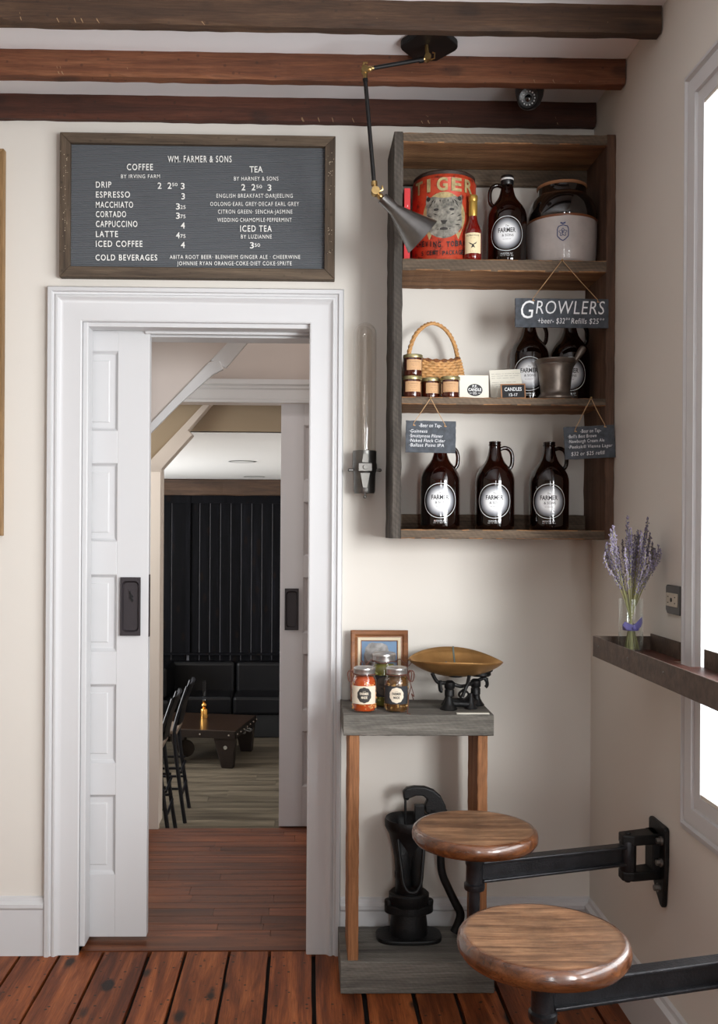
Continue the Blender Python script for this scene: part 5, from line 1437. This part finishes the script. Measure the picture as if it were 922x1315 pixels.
PUR = plain('purple_ribbon', C(74, 66, 128), .6)
mb = MB(); z = .062
mb.lathe([(.0215, z-.008), (.0225, z-.004), (.0225, z+.006), (.0215, z+.009)], seg=24, cap=False)
for s_, up_ in ((-1, .010), (1, .024)):
    mb.add([(0, -.024, z-.006), (0, -.024, z+.007), (s_*.024, -.020, z+.008+up_), (s_*.028, -.016, z+up_*.6), (s_*.020, -.022, z-.008+up_*.4)], [(0, 1, 2, 3, 4)])
mb.ball((0, -.0235, z), .006, seg=8)
mb.build('ribbon', PUR, t, smooth=50)
a = P(858.5, 750.5, X=XW); b = P(858.5, 787, X=XW)
yy0 = a.y; ln = .10; 
t = thing('wall_outlet', 'dark grey wall outlet plate with beige double socket beside the window', 'outlet', (XW, yy0-ln/2, (a.z+b.z)/2))
hh_ = (a.z-b.z)/2
MB().prism([(-ln/2, -hh_), (ln/2-.010, -hh_), (ln/2, -hh_+.010), (ln/2, hh_-.006), (ln/2-.006, hh_), (-ln/2, hh_)], 'X', -.008, -.0005).build('plate', plain('grey_plate', C(72, 72, 72), .45), t, bevel=.002)
iy0, iy1 = P(874.5, 768, X=XW).y-t.location.y, P(860.3, 768, X=XW).y-t.location.y
s_ = MB().box(-.0115, -.007, iy0, iy1, -.018, .018).build('socket', plain('beige_socket', C(186, 176, 160), .5), t, bevel=.0015)
mb = MB()
for fy in (.18, .80):
    for z_ in (-.008, .008): mb.box(-.0122, -.0114, iy0+(iy1-iy0)*fy-.003, iy0+(iy1-iy0)*fy+.003, z_-.0014, z_+.0014)
mb.cyl((-.0114, iy0+(iy1-iy0)*.5, 0), (-.0125, iy0+(iy1-iy0)*.5, 0), .006, seg=12)
mb.build('slot', INK, s_)

# ================================================================== LOUNGE FURNITURE
LEA = plain('black_leather', C(8, 8, 11), .36, bump=.25, bscale=30, spec=.25)
t = thing('leather_banquette', 'long black leather banquette along the black boarded wall', 'bench', (-.9, 9.84, LF))
zb_s = P(300, 905, Y=9.35).z-LF
for a_, b_ in ((-2.2, -.98+.9-.9), (0, 0)): pass
seam = P(302, 870, Y=9.7).x+.9
for x0_, x1_ in ((-2.2, -.62), (-.615, seam), (seam+.006, 2.3)):
    MB().box(x0_, x1_, -.16, -.02, .34, .68).build('backrest', LEA, t, bevel=.035, bseg=3)
    MB().box(x0_, x1_, -.54, -.14, .22, .40).build('seat_cushion', LEA, t, bevel=.03, bseg=3)
MB().box(-2.2, 2.3, -.50, -.06, 0, .23).build('base', BLACKIRON, t, bevel=.01)
MB().box(-.58, -.38, -.72, -.54, .0, .40).box(-.60, -.40, -.72, -.16, .40, .70).build('side_arm', LEA, t, bevel=.04, bseg=3)
# factory-cart coffee table
CT = wood('dark_cart_wood', [(.3, C(28, 18, 12)), (.6, C(50, 33, 22)), (.8, C(70, 48, 33))], 'X', rough=.3, bump=.2, coat=.3)
CTM = plain('brown_painted_iron', C(30, 21, 16), .42, metal=.4)
c0 = P(297, 987, Z=LF); ang = -.19
t = thing('coffee_table', 'low dark wooden cart-style coffee table with tapered iron legs in the lounge', 'table', (c0.x+.03, c0.y-.02, LF), ang)
th = P(303, 938.5, Y=c0.y).z-LF
tw, td = .82, .72
MB().box(-tw, 0, 0, td, th-.035, th).build('top', CT, t, bevel=.004)
MB().box(-tw, 0, -.006, 0, th-.065, th-.003).box(0, .006, 0, td, th-.065, th-.003).box(-tw, 0, td, td+.006, th-.065, th-.003).box(-tw-.006, -tw, 0, td, th-.065, th-.003).build('rim_band', CTM, t)
for lx, ly in ((0, .01), (0, td-.08), (-tw+.19, .01), (-tw+.19, td-.08)):
    l_ = MB().prism([(lx-.19, th-.06), (lx, th-.06), (lx-.02, 0), (lx-.12, 0)], 'Y', ly, ly+.07).build('leg', CTM, t, bevel=.006)
    MB().cyl((lx-.085, ly-.003, th*.55), (lx-.085, ly+.001, th*.55), .016, seg=20).build('hub_disc', plain('pale_hub', C(120, 116, 108), .5), l_)
mb = MB(); R = random.Random(1)
for k in range(7): mb.ball((.008, .05+k*.11, th-.035), .008, seg=8)
for k in range(3): mb.ball((-.05-.25*k, -.008, th-.035), .008, seg=8)
mb.build('rivet', plain('pale_rivet', C(150, 140, 130), .4, metal=.6), t, smooth=60)
MB().tube([(.006, .30, th-.05), (.05, .30, th-.06), (.05, .38, th-.06), (.006, .38, th-.05)], .008, 8).build('pull_ring', STEEL, t, smooth=60)
MB().lathe([(.02, 0), (.075, .004), (.075, .02), (.02, .024)], (-.50, .25, .10), 28, Matrix.Rotation(math.pi/2, 3, 'X')).build('wheel', CTM, t, smooth=40)
c = P(262, 922, Z=LF+th)
t = thing('oil_lamp', 'small brass oil lamp with glass chimney on the coffee table', 'oil lamp', (c.x, c.y, LF+th+.001))
MB().lathe([(.001, 0), (.034, 0), (.034, .070), (.030, .082), (.014, .090), (.024, .105), (.026, .115), (.018, .130), (.010, .136), (.018, .146), (.020, .155), (.001, .156)], seg=28).build('font', plain('polished_brass', C(214, 160, 86), .2, metal=1.0), t, smooth=40)
MB().lathe([(.016, .150), (.022, .172), (.017, .20), (.016, .33)], seg=24, cap=False).build('chimney', clear('chimney_glass', (.8, .84, .9, 1), .95), t, smooth=60)
# bar stools
BM = plain('black_bar_stool_metal', C(22, 22, 28), .35, metal=.4)
BS = plain('worn_stool_seat', C(120, 104, 92), .5)
def barstool(label, x_, y_, rot):
    t = thing('bar_stool', label, 'bar stool', (x_, y_, LF), rot, 'black bar stools in the lounge')
    sz = .60
    for sx_, sy2 in ((-1, -1), (-1, 1), (1, -1), (1, 1)):
        if sx_ > 0: pts = [(.225, sy2*.18, 0), (.195, sy2*.175, .20), (.150, sy2*.16, .56), (.165, sy2*.155, .70), (.235, sy2*.145, .92)]
        else: pts = [(-.215, sy2*.18, 0), (-.165, sy2*.15, sz)]
        MB().tube(spline(pts, 5) if len(pts) > 2 else pts, .014, 8, flat=.9).build('leg', BM, t, smooth=60)
    MB().prism([(-.18, -.165), (.17, -.165), (.175, .165), (-.18, .165)], 'Z', sz, sz+.025).build('seat', BS, t, bevel=.008)
    mb = MB(); vs = []
    for i in range(9):
        v = -1+2*i/8; bow = .020*(1-v*v)
        for (z_, xo) in ((.66, .160), (.80, .188), (.92, .232), (.94, .242), (.94, .256), (.80, .204), (.66, .176)): vs.append((xo+bow, v*.165, z_))
    fs = []
    for i in range(8):
        for k in range(7): fs.append((i*7+k, i*7+(k+1) % 7, (i+1)*7+(k+1) % 7, (i+1)*7+k))
    mb.add(vs, fs).build('backrest', BM, t, smooth=50)
    mb = MB()
    for z_, f_ in ((.20, .205), (.34, .196)):
        mb.tube([(f_, -.17, z_), (f_, .17, z_)], .009, 6).tube([(-.20+.02*z_, -.17, z_), (-.20+.02*z_, .17, z_)], .009, 6)
        for s_ in (-1, 1): mb.tube([(-.20, s_*.17, z_+.03), (f_, s_*.17, z_+.03)], .009, 6)
    mb.build('stretcher', BM, t, smooth=60)
c = P(226, 1066, Z=LF); barstool('nearer black metal bar stool seen through the doorway', c.x-.225, c.y-.16, .04)
c = P(237.5, 1058, Z=LF); barstool('farther black metal bar stool seen past the nearer one', c.x-.235, c.y+.19, .04)
# recessed ceiling rings in the lounge
for px_, py2, lb in ((311, 592.5, 'left recessed ceiling ring in the lounge, nearer the doorway'), (326.5, 612, 'recessed ceiling ring in the lounge, nearer the black wall')):
    c = P(px_, py2, Z=LZ); t = thing('ceiling_speaker', lb, 'ceiling speaker', (c.x, c.y, LZ), group='recessed lounge rings')
    MB().lathe([(.085, -.001), (.10, -.0015), (.104, -.003), (.095, -.0045), (.085, -.003)], seg=40, cap=False).build('ring', plain('grey_ring', C(120, 118, 116), .5), t, smooth=40)
    MB().lathe([(.001, -.002), (.086, -.0015), (.086, -.003), (.001, -.003)], seg=40).build('grille', plain('white_grille', C(225, 225, 222), .6), t, smooth=40)
